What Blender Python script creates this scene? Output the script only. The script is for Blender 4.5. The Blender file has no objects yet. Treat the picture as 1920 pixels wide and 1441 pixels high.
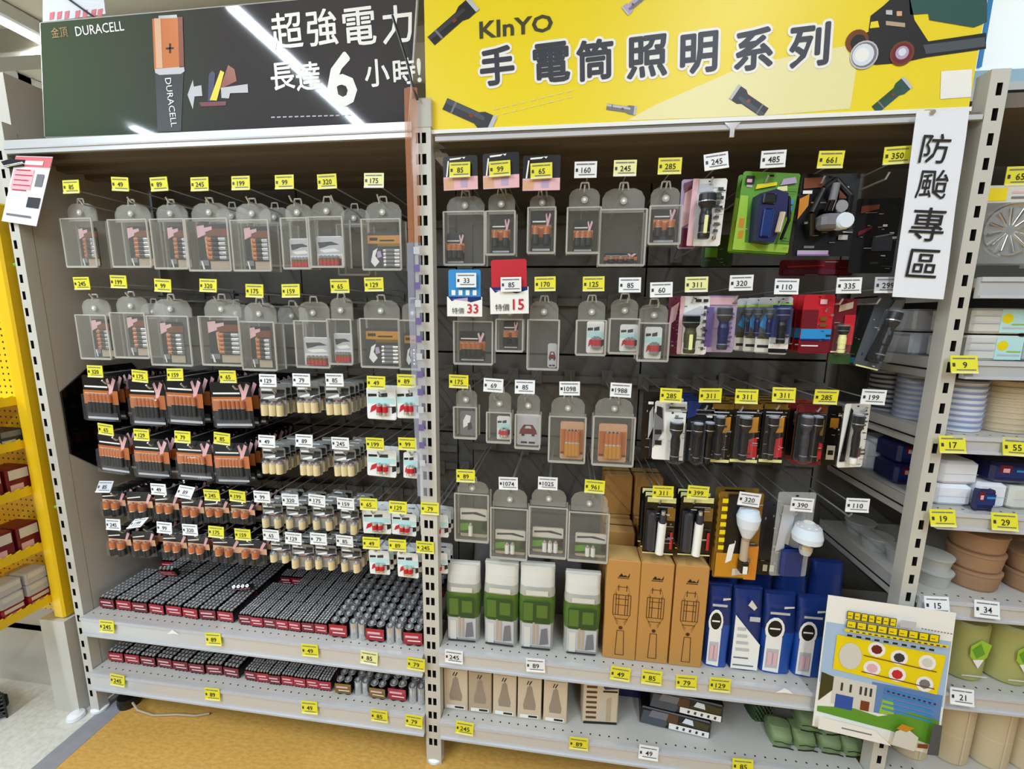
import bpy, math, random
from mathutils import Vector, Matrix, Euler
R = random.Random(7)
S = bpy.context.scene
COL = S.collection
PI = math.pi

# ---------------------------------------------------------------- camera
CAM = Vector((0.37586, -1.12235, 1.43767)); PITCH, YAW, ROLL, FPX = 0.16096, -0.12634, 0.0126033, 794.054
fwd = Vector((math.sin(YAW)*math.cos(PITCH), math.cos(YAW)*math.cos(PITCH), -math.sin(PITCH)))
rt0 = Vector((math.cos(YAW), -math.sin(YAW), 0)); up0 = rt0.cross(fwd)
rt = rt0*math.cos(ROLL)+up0*math.sin(ROLL); upv = -rt0*math.sin(ROLL)+up0*math.cos(ROLL)
cd = bpy.data.cameras.new('camera'); cam = bpy.data.objects.new('camera', cd); COL.objects.link(cam)
cd.sensor_fit = 'HORIZONTAL'; cd.sensor_width = 36; cd.lens = FPX/1920*36; cd.clip_start = 0.02
cam.matrix_world = Matrix(((rt.x, upv.x, -fwd.x, CAM.x), (rt.y, upv.y, -fwd.y, CAM.y), (rt.z, upv.z, -fwd.z, CAM.z), (0, 0, 0, 1)))
S.camera = cam
def ray(px, py): return rt*((px-960)/FPX) + upv*(-(py-720.5)/FPX) + fwd
def A(px, py, Y=0.0):            # the point on the plane y = Y that the photograph shows at this pixel
    d = ray(px, py); return CAM + d*((Y-CAM.y)/d.y)
def AX(px, py, X):
    d = ray(px, py); return CAM + d*((X-CAM.x)/d.x)
# ---------------------------------------------------------------- world, lights, exposure
S.view_settings.view_transform = 'Standard'; S.view_settings.look = 'None'; S.view_settings.gamma = 1.0
S.view_settings.exposure = -0.54
S.cycles.transparent_max_bounces = 24; S.cycles.max_bounces = 8; S.cycles.use_denoising = True
W = bpy.data.worlds.new('store_air'); S.world = W; W.use_nodes = True
W.node_tree.nodes['Background'].inputs[0].default_value = (0.84, 0.92, 1.0, 1); W.node_tree.nodes['Background'].inputs[1].default_value = 0.15
def area(name, loc, sx, sy, power, col=(.76, .88, 1)):
    l = bpy.data.lights.new(name, 'AREA'); l.shape = 'RECTANGLE'; l.size = sx; l.size_y = sy; l.energy = power; l.color = col
    o = bpy.data.objects.new(name, l); o.location = loc; COL.objects.link(o); return o
CEIL = 3.2
AZ = lambda px, py, z: CAM+ray(px, py)*((z-CAM.z)/ray(px, py).z)
far = AZ(52, 173, CEIL-.1)
TUBES = [(-1.5, -4.4), (-1.5, -2.1), (1.2, -3.6), (1.2, -1.9), (-2.97, 2.2), (-3.6, -3.4), (3.4, -2.4), (3.4, .6), (-2.97, -.3), (far.x, far.y+.9), (far.x, far.y-1.0)]  # the second-last left tube, over the yellow display, is added to brighten it
for tx, ty in TUBES:
    area('tube_lamp', (tx, ty, CEIL-.115), .07, 1.8, 122 if tx < -1 else (60 if tx < 2 else 45))

# ---------------------------------------------------------------- materials
def lin(h):
    h = h.lstrip('#'); v = [int(h[i:i+2], 16)/255 for i in (0, 2, 4)]
    return tuple(x/12.92 if x <= .04045 else ((x+.055)/1.055)**2.4 for x in v)+(1,)
MATS = {}
def m(name, hexc=None, rough=.5, metal=0.0, emit=0, grain=0, gs=40, spec=.5, bump=0):
    if name in MATS: return MATS[name]
    k = bpy.data.materials.new(name); MATS[name] = k; k.use_nodes = True
    nt = k.node_tree; b = nt.nodes['Principled BSDF']; c = lin(hexc)
    b.inputs['Base Color'].default_value = c; b.inputs['Roughness'].default_value = rough; b.inputs['Metallic'].default_value = metal
    b.inputs['Specular IOR Level'].default_value = spec
    if emit: b.inputs['Emission Color'].default_value = c; b.inputs['Emission Strength'].default_value = emit
    if grain:
        tc = nt.nodes.new('ShaderNodeTexCoord'); n = nt.nodes.new('ShaderNodeTexNoise'); n.inputs['Scale'].default_value = gs; n.inputs['Detail'].default_value = 6
        r = nt.nodes.new('ShaderNodeValToRGB'); a = [max(0, x*(1-grain)) for x in c[:3]]; z = [min(1, x*(1+grain)) for x in c[:3]]
        r.color_ramp.elements[0].position = .3; r.color_ramp.elements[1].position = .7
        r.color_ramp.elements[0].color = (*a, 1); r.color_ramp.elements[1].color = (*z, 1)
        nt.links.new(tc.outputs['Object'], n.inputs['Vector']); nt.links.new(n.outputs['Fac'], r.inputs['Fac']); nt.links.new(r.outputs['Color'], b.inputs['Base Color'])
        if bump:
            bp = nt.nodes.new('ShaderNodeBump'); bp.inputs['Strength'].default_value = bump; bp.inputs['Distance'].default_value = .01
            nt.links.new(n.outputs['Fac'], bp.inputs['Height']); nt.links.new(bp.outputs['Normal'], b.inputs['Normal'])
    return k
def clear(name, hexc, haze, rough=.12, tint='#ffffff'):      # thin clear plastic: see-through with a milky share and a gloss
    k = bpy.data.materials.new(name); MATS[name] = k; k.use_nodes = True; nt = k.node_tree; nt.nodes.clear()
    o = nt.nodes.new('ShaderNodeOutputMaterial'); t = nt.nodes.new('ShaderNodeBsdfTransparent'); t.inputs[0].default_value = lin(tint)
    p = nt.nodes.new('ShaderNodeBsdfPrincipled'); p.inputs['Base Color'].default_value = lin(hexc); p.inputs['Roughness'].default_value = rough
    f = nt.nodes.new('ShaderNodeLayerWeight'); f.inputs[0].default_value = .25
    mr = nt.nodes.new('ShaderNodeMapRange'); mr.inputs['To Min'].default_value = haze; mr.inputs['To Max'].default_value = min(1, haze+(.2 if haze < .02 else .4))
    x = nt.nodes.new('ShaderNodeMixShader')
    nt.links.new(f.outputs['Facing'], mr.inputs['Value']); nt.links.new(mr.outputs[0], x.inputs[0])
    nt.links.new(t.outputs[0], x.inputs[1]); nt.links.new(p.outputs[0], x.inputs[2]); nt.links.new(x.outputs[0], o.inputs[0])
    return k
clear('clear_shell', '#b9b7ac', .055, .12); clear('clear_edge', '#dedbd0', .42, .2); clear('clear_tab', '#d3d1c6', .2, .2)
clear('clear_blister', '#c8c8c8', .012, .05); clear('clear_strip', '#c3c6d8', .34, .12); clear('clear_orange', '#d08a60', .45, .15)
clear('clear_bag', '#f4f4ee', .16, .1); clear('clear_tub', '#dfe0da', .35, .15)
P = {}
for n, a in dict(
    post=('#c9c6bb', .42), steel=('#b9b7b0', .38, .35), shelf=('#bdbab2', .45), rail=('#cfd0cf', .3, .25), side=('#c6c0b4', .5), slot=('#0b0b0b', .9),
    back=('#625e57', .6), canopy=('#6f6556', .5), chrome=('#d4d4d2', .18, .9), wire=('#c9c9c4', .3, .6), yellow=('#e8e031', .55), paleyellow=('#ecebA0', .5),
    white=('#eef0f0', .55), paper=('#e9ecf2', .7), ink=('#15140f', .6), black=('#0c0c0d', .35), gloss=('#050506', .12), dgray=('#33333a', .5), gray=('#77767a', .5),
    lgray=('#c2c3c6', .5), copper=('#c8753f', .28, .25), copperd=('#7c3f22', .35, .2), tan=('#d9a982', .5), cream=('#e6d3a2', .35), silver=('#cfcfcf', .22, .75),
    red=('#c4202c', .4), dred=('#6e1220', .4), pink=('#e7b7bd', .5), magenta=('#6d2740', .4), purple=('#6d5a96', .45), lilac=('#b9a5c6', .45), navy=('#1b2050', .35),
    blue=('#1e4fa8', .3), skyblue=('#2f8fd0', .4), dblue=('#17306e', .3), cyan=('#bfe6e2', .5), green=('#5f9a2b', .45), lime=('#9ac43a', .45), dgreen=('#2c4a22', .5),
    olive=('#3d3c1b', .5), amber=('#c98a22', .4), gold=('#8a6a2c', .3, .4), kraft=('#c08c48', .7), kraftl=('#d2a766', .7), kraftd=('#5d3c1c', .7), orange=('#d88a2b', .45),
    signyel=('#f2d90d', .42), signpale=('#eadf8c', .42), signwhite=('#f4f3ec', .45), beam=('#efe6a6', .42), bwrap=('#a8232f', .22), bwrap2=('#7a1d28', .22), yelbrd=('#f0cc16', .45), yelfix=('#ecc214', .45),
    belly=('#b9a58a', .7), bag=('#d8d6cb', .5), brownbowl=('#a07b5a', .75), beige=('#cbb994', .7), foil=('#c8c8c6', .2, .9), ceil=('#c9bfa9', .8), beamc=('#a39a88', .7),
    teal=('#23504a', .5), cupblue=('#8c97b8', .4), slate=('#34363f', .5), cardgray=('#8f8e88', .4), pouchgreen=('#52742f', .35), pouchgrey=('#b5b4a8', .35), faintlilac=('#8d89a6', .4), cartoncream=('#d2c0a4', .6), bulbgrey=('#9a8a78', .6), greenpack=('#7f9464', .5), skyposter=('#a9c6e4', .5), skyposter2=('#5f86bd', .5), redpink=('#dd6b73', .5), olivepack=('#a9a763', .45), framblue=('#9fc3d6', .4), lens=('#dfe9f2', .12), wash=('#4a5058', .5), lamp=('#fff8ea', .5)).items():
    P[n] = m(n, *a)
P['lampglow'] = m('lampglow', '#eaf3ff', .5, 0, 6); P['backlit'] = m('backlit', '#e6f1f4', .5, 0, .55)

# ---------------------------------------------------------------- mesh helper
TX = {}
def textgeo(s, off=0.0):
    if (s, off) in TX: return TX[(s, off)]
    c = bpy.data.curves.new('t', 'FONT'); c.body = s; c.size = 1; c.offset = off; c.resolution_u = 2
    o = bpy.data.objects.new('t', c); me = bpy.data.meshes.new_from_object(o)
    v = [(p.co.x, p.co.y) for p in me.vertices]; f = [tuple(q.vertices) for q in me.polygons]
    bpy.data.objects.remove(o); bpy.data.curves.remove(c); bpy.data.meshes.remove(me)
    xs = [p[0] for p in v] or [0]; ys = [p[1] for p in v] or [0]
    TX[(s, off)] = (v, f, (min(xs), max(xs), min(ys), max(ys))); return TX[(s, off)]
class MB:
    def __init__(s): s.v = []; s.f = []; s.mi = []; s.ms = []; s.sm = []
    def mat(s, k):
        k = P[k] if k in P else MATS[k]
        if k not in s.ms: s.ms.append(k)
        return s.ms.index(k)
    def add(s, vs, fs, k, smooth=False):
        n = len(s.v); i = s.mat(k); s.v += [tuple(p) for p in vs]
        for f in fs: s.f.append(tuple(a+n for a in f)); s.mi.append(i); s.sm.append(smooth)
        return s
    def box(s, x0, x1, y0, y1, z0, z1, k):
        vs = [(x, y, z) for z in (z0, z1) for y in (y0, y1) for x in (x0, x1)]
        return s.add(vs, [(0, 1, 5, 4), (1, 3, 7, 5), (3, 2, 6, 7), (2, 0, 4, 6), (4, 5, 7, 6), (2, 3, 1, 0)], k)
    def cbox(s, x0, x1, y0, y1, z0, z1, k, c=.003):      # box with chamfered vertical and top edges
        ring = [(x0+c, y0), (x1-c, y0), (x1, y0+c), (x1, y1-c), (x1-c, y1), (x0+c, y1), (x0, y1-c), (x0, y0+c)]
        cx, cy = (x0+x1)/2, (y0+y1)/2
        ins = lambda q: (q[0]+(c if q[0] < cx else -c), q[1]+(c if q[1] < cy else -c))
        vs = [(*ins(q), z0) for q in ring]+[(*q, z0+c) for q in ring]+[(*q, z1-c) for q in ring]+[(*ins(q), z1) for q in ring]
        fs = [(r*8+i, r*8+(i+1) % 8, r*8+8+(i+1) % 8, r*8+8+i) for r in range(3) for i in range(8)]
        return s.add(vs, fs+[tuple(range(7, -1, -1)), tuple(range(24, 32))], k)
    def ext(s, pts, y0, y1, k):                          # outline in x,z pushed from y0 back to y1
        n = len(pts); vs = [(x, y0, z) for x, z in pts]+[(x, y1, z) for x, z in pts]
        fs = [tuple(range(n)), tuple(range(2*n-1, n-1, -1))]+[((i+1) % n, i, n+i, n+(i+1) % n) for i in range(n)]
        return s.add(vs, fs, k)
    def poly(s, pts, y, k): return s.add([(x, y, z) for x, z in pts], [tuple(range(len(pts)))], k)
    def rect(s, x0, x1, z0, z1, y, k): return s.poly([(x0, z0), (x1, z0), (x1, z1), (x0, z1)], y, k)
    def disc(s, x, z, r, y, k, n=14, rz=None): return s.poly([(x+r*math.cos(2*PI*i/n), z+(rz or r)*math.sin(2*PI*i/n)) for i in range(n)], y, k)
    def tube(s, p0, p1, r0, k, n=8, r1=None, caps=True):
        p0, p1 = Vector(p0), Vector(p1); d = (p1-p0).normalized(); r1 = r0 if r1 is None else r1
        u = d.orthogonal().normalized(); w = d.cross(u)
        vs = [p+(u*math.cos(2*PI*i/n)+w*math.sin(2*PI*i/n))*r for p, r in ((p0, r0), (p1, r1)) for i in range(n)]
        s.add(vs, [(i, (i+1) % n, n+(i+1) % n, n+i) for i in range(n)], k, True)
        if caps: s.add(vs, [tuple(range(n-1, -1, -1)), tuple(range(n, 2*n))], k)
        return s
    def path(s, pts, r, k, n=6):
        for a, b in zip(pts, pts[1:]): s.tube(a, b, r, k, n)
        return s
    def lathe(s, prof, o, k, axis='z', n=14, cap=True):   # prof: (radius, height, material or None)
        def pt(r, h, i):
            a = 2*PI*i/n; c, t = r*math.cos(a), r*math.sin(a)
            q = (c, t, h) if axis == 'z' else ((c, h, t) if axis == 'y' else (h, c, t)); return tuple(q[j]+o[j] for j in range(3))
        for (a, b) in zip(prof, prof[1:]):
            vs = [pt(a[0], a[1], i) for i in range(n)]+[pt(b[0], b[1], i) for i in range(n)]
            s.add(vs, [(i, (i+1) % n, n+(i+1) % n, n+i) for i in range(n)], (a[2] if len(a) > 2 else k), True)
        if cap:
            for q in (prof[0], prof[-1]): s.add([pt(q[0], q[1], i) for i in range(n)], [tuple(range(n))], q[2] if len(q) > 2 else k)
        return s
    def text(s, t, x, z, h, y, k, off=0, w=None, rot=0, cx=True):   # lettering facing -y; h = height of its own outline
        v, f, (a, b, c, d) = textgeo(t, off)
        if not f: return s
        sc = h/(d-c); sx = sc if w is None else w/(b-a); mx = (a+b)/2 if cx else a; mz = (c+d)/2; co, si = math.cos(rot), math.sin(rot)
        vs = []
        for p in v:
            q, e = (p[0]-mx)*sx, (p[1]-mz)*sc; vs.append((x+q*co-e*si, y, z+q*si+e*co))
        return s.add(vs, f, k)
    def mesh(s, name):
        me = bpy.data.meshes.new(name); me.from_pydata(s.v, [], s.f); me.update()
        for k in s.ms: me.materials.append(k)
        me.polygons.foreach_set('material_index', s.mi); me.polygons.foreach_set('use_smooth', s.sm); return me
    def build(s, name, parent=None, label=None):
        o = bpy.data.objects.new(name, s.mesh(name)); COL.objects.link(o)
        if parent is not None: o.parent = parent
        if label: o['label'] = label
        return o
def tag(o, label, cat, group=None, kind=None):
    o['label'] = label
    if cat: o['category'] = cat
    if group: o['group'] = group
    if kind: o['kind'] = kind
    return o
def thing(name, loc, label, cat, group=None, rz=0, ry=0):
    o = bpy.data.objects.new(name, None); COL.objects.link(o); o.empty_display_size = .02
    o.location = loc; o.rotation_euler = (0, ry, rz); return tag(o, label, cat, group)
def struct(name, mb, label=None):
    o = mb.build(name); o['kind'] = 'structure'
    if label: o['label'] = label
    return o
def copy_tree(o, parent=None):
    c = o.copy(); COL.objects.link(c)
    if parent is not None: c.parent = parent
    for ch in list(o.children): copy_tree(ch, c)
    return c
ORD = 'first second third fourth fifth sixth seventh eighth ninth tenth eleventh twelfth thirteenth fourteenth'.split()

# ================================================================ room shell
def floor_mat(name, c1, c2, c3, scl, planks):
    k = m(name, c1, .35); nt = k.node_tree; b = nt.nodes['Principled BSDF']
    tc = nt.nodes.new('ShaderNodeTexCoord'); mp = nt.nodes.new('ShaderNodeMapping'); mp.inputs['Scale'].default_value = (scl[0], scl[1], 1)
    n = nt.nodes.new('ShaderNodeTexNoise'); n.inputs['Scale'].default_value = 6; n.inputs['Detail'].default_value = 8; n.inputs['Roughness'].default_value = .7
    r = nt.nodes.new('ShaderNodeValToRGB'); r.color_ramp.elements[0].position = .3; r.color_ramp.elements[1].position = .7
    r.color_ramp.elements[0].color = lin(c2); r.color_ramp.elements[1].color = lin(c3); e = r.color_ramp.elements.new(.5); e.color = lin(c1)
    L = nt.links.new; L(tc.outputs['Object'], mp.inputs[0]); L(mp.outputs[0], n.inputs['Vector']); L(n.outputs['Fac'], r.inputs[0]); L(r.outputs[0], b.inputs['Base Color'])
    P[name] = k
floor_mat('woodfloor', '#cfa050', '#bd8c40', '#dbb064', (8, 20), True)
floor_mat('terrazzo', '#d3d0c6', '#bfbbb0', '#e2dfd6', (9, 9), False)
P['strip'] = m('strip', '#8f8f95', .5, grain=.08, gs=30)
struct('floor', MB().box(-1.19, 6, -6, 5, -.05, 0, 'woodfloor'), 'yellow-brown wood-look vinyl floor')
struct('floor.001', MB().box(-7, -1.265, -6, 5, -.05, 0, 'terrazzo'), 'speckled white floor tile left of the racks')
struct('trim_1', MB().box(-1.265, -1.19, -6, 5, -.05, .0008, 'strip'), 'grey joint strip between the two floors')
struct('ceiling', MB().box(-7, 6, -6, 5, CEIL, CEIL+.05, 'ceil'))
for i, y in enumerate((.6, 1.5, 2.4, 3.3, 4.2)):
    struct('trim_%d' % (i+2), MB().box(-7, -.2, y-.04, y+.04, CEIL-.16, CEIL, 'beamc').box(-7, -.2, y-.07, y+.07, CEIL-.18, CEIL-.155, 'beamc'), '%s ceiling beam from the front, top left' % ORD[i])
for i, (tx, ty) in enumerate(TUBES):
    seen = i == 4
    t = thing('ceiling_light', (tx, ty, CEIL-.12), ['white tube light on the ceiling, aisle to the left, near end', 'white tube light over the aisle before the left rack', 'white tube light over the aisle before the right rack, far one', 'white tube light over the aisle before the right rack, near one',
              'white tube light on the ceiling above the yellow display', 'white tube light over the left aisle, in front of the racks', 'white tube light over the right aisle, in front', 'white tube light over the right neighbour bay', 'added, unseen tube light brightening the yellow display', 'far white tube light seen just above the grey board, top left', 'white tube light in line with the far one above the grey board'][i], 'light', 'ceiling tube lights')
    MB().cbox(-.06, .06, -1.0, 1.0, .03, .12, 'white', .01).build('housing', t)
    MB().tube((0, -.95, .022), (0, .95, .022), .018, 'lampglow', 10).build('tube', t)

# ================================================================ posts
def post(xa, xb, cols, z0s, ns, dep, label, L):
    t = thing('slotted_post', L, label, 'post', 'slotted rack posts'); b = MB(); top = 1.97
    xs = sorted({xa, xb} | {c+d for c in cols for d in (-.0055, .0055)})
    zs = [0.0]
    for k in range(ns-1, -1, -1): zs += [z0s-.05*k-.0125, z0s-.05*k+.0125]
    zs.append(top)
    zs = [max(0, z) for z in zs]
    for i in range(len(xs)-1):
        for j in range(len(zs)-1):
            cxm = (xs[i]+xs[i+1])/2; hole = j % 2 == 1 and any(abs(cxm-c) < .005 for c in cols)
            if not hole: b.add([(xs[i], 0, zs[j]), (xs[i+1], 0, zs[j]), (xs[i+1], 0, zs[j+1]), (xs[i], 0, zs[j+1])], [(0, 1, 2, 3)], 'post')
            else:
                x0, x1, a, c = xs[i], xs[i+1], zs[j], zs[j+1]; v = [(x0, 0, a), (x1, 0, a), (x1, 0, c), (x0, 0, c), (x0, .012, a), (x1, .012, a), (x1, .012, c), (x0, .012, c)]
                b.add(v, [(0, 4, 5, 1), (1, 5, 6, 2), (2, 6, 7, 3), (3, 7, 4, 0)], 'slot'); b.add(v, [(4, 7, 6, 5)], 'slot')  # shade inside the slots put into the colour: black pocket walls
    b.add([(xa, 0, 0), (xa, 0, top), (xa, dep, top), (xa, dep, 0), (xb, 0, 0), (xb, 0, top), (xb, dep, top), (xb, dep, 0)], [(0, 1, 2, 3), (4, 7, 6, 5), (3, 2, 6, 7), (1, 5, 6, 2)], 'post')
    b.build('upright', t)
    MB().lathe([(.012, .0), (.026, .002), (.026, .010), (.014, .016), (.008, .03)], ((xa+xb)/2, dep/2, -.0), 'white', n=14).build('levelling_foot', t)
    return t
pl = post(-.012, .022, [0.0], 1.88, 37, .032, 'grey slotted post at the left end of the left rack', (-1.277, 0, .0))
pc = post(-.031, .018, [0.0, -.016], 1.88, 37, .034, 'pale slotted post between the two racks', (0, 0, 0))
MB().box(-.034, .021, -.002, .036, 1.905, 1.972, 'clear_edge').build('plastic_cap', pc, 'cloudy plastic cap on the post top')
pr = post(-.02, .017, [0.0], 1.93, 38, .036, 'grey slotted post at the right end of the right rack', (1.278, 0, 0))

# ================================================================ rack sheet metal
o = tag(MB().box(-1.262, -1.2545, .034, .428, .035, 1.95, 'side').build('side_panel'), 'grey sheet metal side panel behind the left post', 'panel')
for bay, xa, xb in (('left', -1.252, -.03), ('right', .03, 1.253)):
    t = thing('back_panel', (0, .43, 0), 'dark grey slotted back wall of the %s rack' % bay, 'panel', 'rack back walls')
    for i in range(6):
        z0 = .06+i*.31
        for j in range(2):
            x0 = xa+(xb-xa)*j/2
            MB().box(x0+.003, x0+(xb-xa)/2-.003, 0, .012, z0+.004, z0+.306, 'back').build('panel', t)
    s_ = MB()
    for i in range(7): s_.box(xa, xb, .012, .02, .05+i*.31-.012, .05+i*.31+.022, 'slot')
    for j in range(3): s_.box(max(xa, xa+(xb-xa)*j/2-.006), min(xb, xa+(xb-xa)*j/2+.006), .012, .02, .05, 1.93, 'slot')
    s_.build('backing_strip', t)
    for z in (1.76, 1.49, 1.22, 1.04, .93, .86, .74) if bay == 'left' else (1.77, 1.49, 1.215, .945):
        MB().box(xa, xb, -.018, -.004, z-.016, z+.010, 'back').build('hook_bar', t)
    # canopy shelf over each bay
    c = thing('canopy_shelf', (0, 0, 1.885), 'top shelf carrying the %s header sign, seen from below' % ('dark' if bay == 'left' else 'yellow'), 'shelf', 'top shelves under the signs')
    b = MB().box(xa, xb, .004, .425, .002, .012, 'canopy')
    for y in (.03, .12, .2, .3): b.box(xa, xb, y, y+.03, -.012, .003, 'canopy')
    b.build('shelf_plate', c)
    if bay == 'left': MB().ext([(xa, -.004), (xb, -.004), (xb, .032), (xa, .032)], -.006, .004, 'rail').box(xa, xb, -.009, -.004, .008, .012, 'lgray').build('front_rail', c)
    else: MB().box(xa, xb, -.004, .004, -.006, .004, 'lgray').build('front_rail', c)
    if bay == 'right': c.location.z = 1.876
def shelf(name, xa, xb, z, zr, label, y1=.42, group='gondola shelves'):
    t = thing(name, ((xa+xb)/2, 0, z), label, 'shelf', group); w = (xb-xa)/2
    b = MB().box(-w, w, .0, y1, -.02, 0, 'shelf')
    n = int(w*2/.028)
    for i in range(n): b.add([(-w+.02+i*.028+.0028*math.cos(q*PI/3), .014+.0028*math.sin(q*PI/3), .0006) for q in range(6)], [(0, 1, 2, 3, 4, 5)], 'slot')
    b.build('shelf_plate', t)
    r = MB().ext([(-w, zr-z), (w, zr-z), (w, .002), (-w, .002)], -.012, -.001, 'rail')
    r.box(-w, w, -.016, -.012, -.008, .002, 'lgray').box(-w, w, -.018, -.012, zr-z, zr-z+.006, 'lgray'); r.build('price_rail', t)
    return t
shelf('shelf', -1.252, -.033, .395, .33, 'upper steel shelf of loose battery packs, left rack')
shelf('shelf', -1.252, -.033, .18, .115, 'lowest steel shelf of battery packs, left rack')
shelf('shelf', .02, 1.256, .427, .375, 'upper steel shelf with kraft cartons and blue bags, right rack')
shelf('shelf', .02, 1.256, .172, .115, 'lowest steel shelf with cream lamp cartons, right rack')
t = thing('base_frame', (0, .06, 0), 'dark recessed base under the racks', 'base')
MB().box(-1.25, 1.25, 0, .36, .06, .1, 'dgray').build('beam', t)
for x in (-.9, .05, .75): MB().box(x-.02, x+.02, .02, .08, 0, .06, 'dgray').build('leg', t)
tag(MB().box(-.028, .028, .43, .46, 0, 1.95, 'back').build('rear_upright'), 'dark rear upright between the back walls of the two racks', 'post')
tag(MB().box(1.255, 1.288, .43, .46, 0, 1.95, 'back').build('rear_upright'), 'dark rear upright behind the right post', 'post')
# black octagonal board clamped on the side panel
t = tag(MB().add([(x, y, z) for x in (-1.2535, -1.246) for y, z in ((.034, 1.175), (.125, 1.245), (.27, 1.245), (.33, 1.16), (.33, .95), (.26, .87), (.13, .872), (.034, .965))],
        [tuple(range(7, -1, -1)), tuple(range(8, 16))]+[(i, (i+1) % 8, 8+(i+1) % 8, 8+i) for i in range(8)], 'gloss').build('black_board'), 'black eight-sided board on the grey side panel', 'board')
# ================================================================ header signs
def HP(px, py, h, Y): return A(px, py-h/2, Y).z-A(px, py+h/2, Y).z
def bold(b, ch, x, z, h, y, k, d, rot, n=8):      # lettering thickened by shifted copies
    for i in range(n): b.text(ch, x+d*math.cos(2*PI*i/n), z+d*math.sin(2*PI*i/n), h, y-i*.00002, k, 0, None, rot)
    return b
def P2(pts, Y, o): return [((q := A(px, py, Y)).x-o[0], q.z-o[2]) for px, py in pts]
# dark battery sign
Y = .04; o0 = (-.6, Y, 1.915)
sg = thing('header_sign', o0, 'dark header sign with a copper battery picture above the left rack', 'sign')
def gradmat(name, ca, cb, xa, xb, rough):
    k = m(name, ca, rough); nt = k.node_tree; b = nt.nodes['Principled BSDF']; tc = nt.nodes.new('ShaderNodeTexCoord'); sx = nt.nodes.new('ShaderNodeSeparateXYZ')
    mr = nt.nodes.new('ShaderNodeMapRange'); mr.inputs[1].default_value = xa; mr.inputs[2].default_value = xb; r = nt.nodes.new('ShaderNodeValToRGB')
    r.color_ramp.elements[0].color = lin(ca); r.color_ramp.elements[1].color = lin(cb)
    L = nt.links.new; L(tc.outputs['Object'], sx.inputs[0]); L(sx.outputs[0], mr.inputs[0]); L(mr.outputs[0], r.inputs[0]); L(r.outputs[0], b.inputs['Base Color']); P[name] = k
gradmat('signdark', '#465844', '#434246', -.5, .05, .045)
cr = P2([(84, 256), (764, 240), (770, -20), (76, 47)], Y, o0)
cr[2] = (.575, .325); cr[3] = (cr[3][0], .322)
MB().ext(cr, 0, .015, 'signdark').build('board', sg)
e = MB()
for i in range(4):
    (xa, za), (xb, zb) = cr[i], cr[(i+1) % 4]; e.tube((xa, .006, za), (xb, .006, zb), .006, 'steel', 6)
e.build('frame', sg)
def pic(p, y, k, b): return b.poly(P2(p, Y, o0), y, k)
b = MB()
pic([(286, 36), (343, 32), (346, 126), (290, 130)], -.001, 'copper', b); pic([(290, 35), (302, 35), (306, 128), (294, 129)], -.0014, 'tan', b)
pic([(334, 33), (343, 32), (346, 126), (337, 127)], -.0014, 'copperd', b); pic([(298, 30), (332, 28), (333, 34), (298, 36)], -.0012, 'silver', b)
pic([(291, 130), (346, 125), (347, 134), (340, 139), (300, 141), (292, 137)], -.0014, 'lgray', b)
pic([(292, 138), (345, 135), (340, 246), (296, 247)], -.001, 'black', b)
pic([(312, 90), (326, 89), (326, 92), (312, 93)], -.0018, 'ink', b); pic([(318, 82), (321, 82), (321, 100), (318, 100)], -.0018, 'ink', b)
b.build('battery_picture', sg)
b = MB(); c = P2([(322, 193)], Y, o0)[0]; b.text('DURACELL', c[0], c[1], .019, -.002, 'signwhite', 0, .125, -PI/2+.03); b.build('battery_lettering', sg)
b = MB(); c = P2([(187, 54)], Y, o0)[0]; b.text('DURACELL', c[0], c[1], .024, -.001, 'signwhite', .004, .155, .03); b.build('maker_lettering', sg); b = MB()
c = P2([(112, 61)], Y, o0)[0]; b.text('金頂', c[0], c[1], .026, -.001, 'gold', .0, None, .03); b.build('maker_lettering', sg)
b = MB()
pic([(374, 192), (425, 190), (424, 198), (378, 200)], -.001, 'dred', b); pic([(390, 190), (392, 140), (398, 133), (404, 138), (399, 190)], -.0008, 'navy', b)
pic([(394, 188), (414, 132), (421, 136), (407, 189)], -.0012, 'signyel', b); pic([(412, 168), (428, 122), (440, 130), (444, 152)], -.0006, 'copperd', b)
pic([(415, 165), (465, 158), (466, 174), (432, 175), (430, 185), (416, 184)], -.0014, 'lgray', b); pic([(363, 163), (378, 160), (380, 180), (364, 181)], -.001, 'lgray', b)
pic([(352, 178), (362, 150), (366, 176), (362, 205)], -.0008, 'lgray', b); b.build('tool_picture', sg)
for ch, px, py, h in (('超', 538, 58, 68), ('強', 604, 52, 68), ('電', 674, 50, 70), ('力', 745, 46, 70), ('長', 530, 143, 50), ('達', 578, 143, 52), ('小', 707, 137, 50), ('時', 758, 134, 48), ('!', 786, 132, 44)):
    c = P2([(px, py)], Y, o0)[0]; bold(MB(), ch, c[0], c[1], HP(px, py, h, Y), -.001, 'signwhite', .0012, .035, 5).build('sign_character', sg)
c = P2([(641, 150)], Y, o0)[0]; bold(MB(), '6', c[0], c[1], HP(641, 150, 98, Y), -.001, 'signwhite', .0045, .0, 8).build('sign_character', sg)
b = MB()
for i in range(14):
    c = P2([(512+i*11, 220-i*.3)], Y, o0)[0]; b.rect(c[0]-.005, c[0]+.006, c[1]-.0015, c[1]+.0015, -.001, 'lgray')
b.build('small_print', sg)['kind'] = 'stuff'
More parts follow.
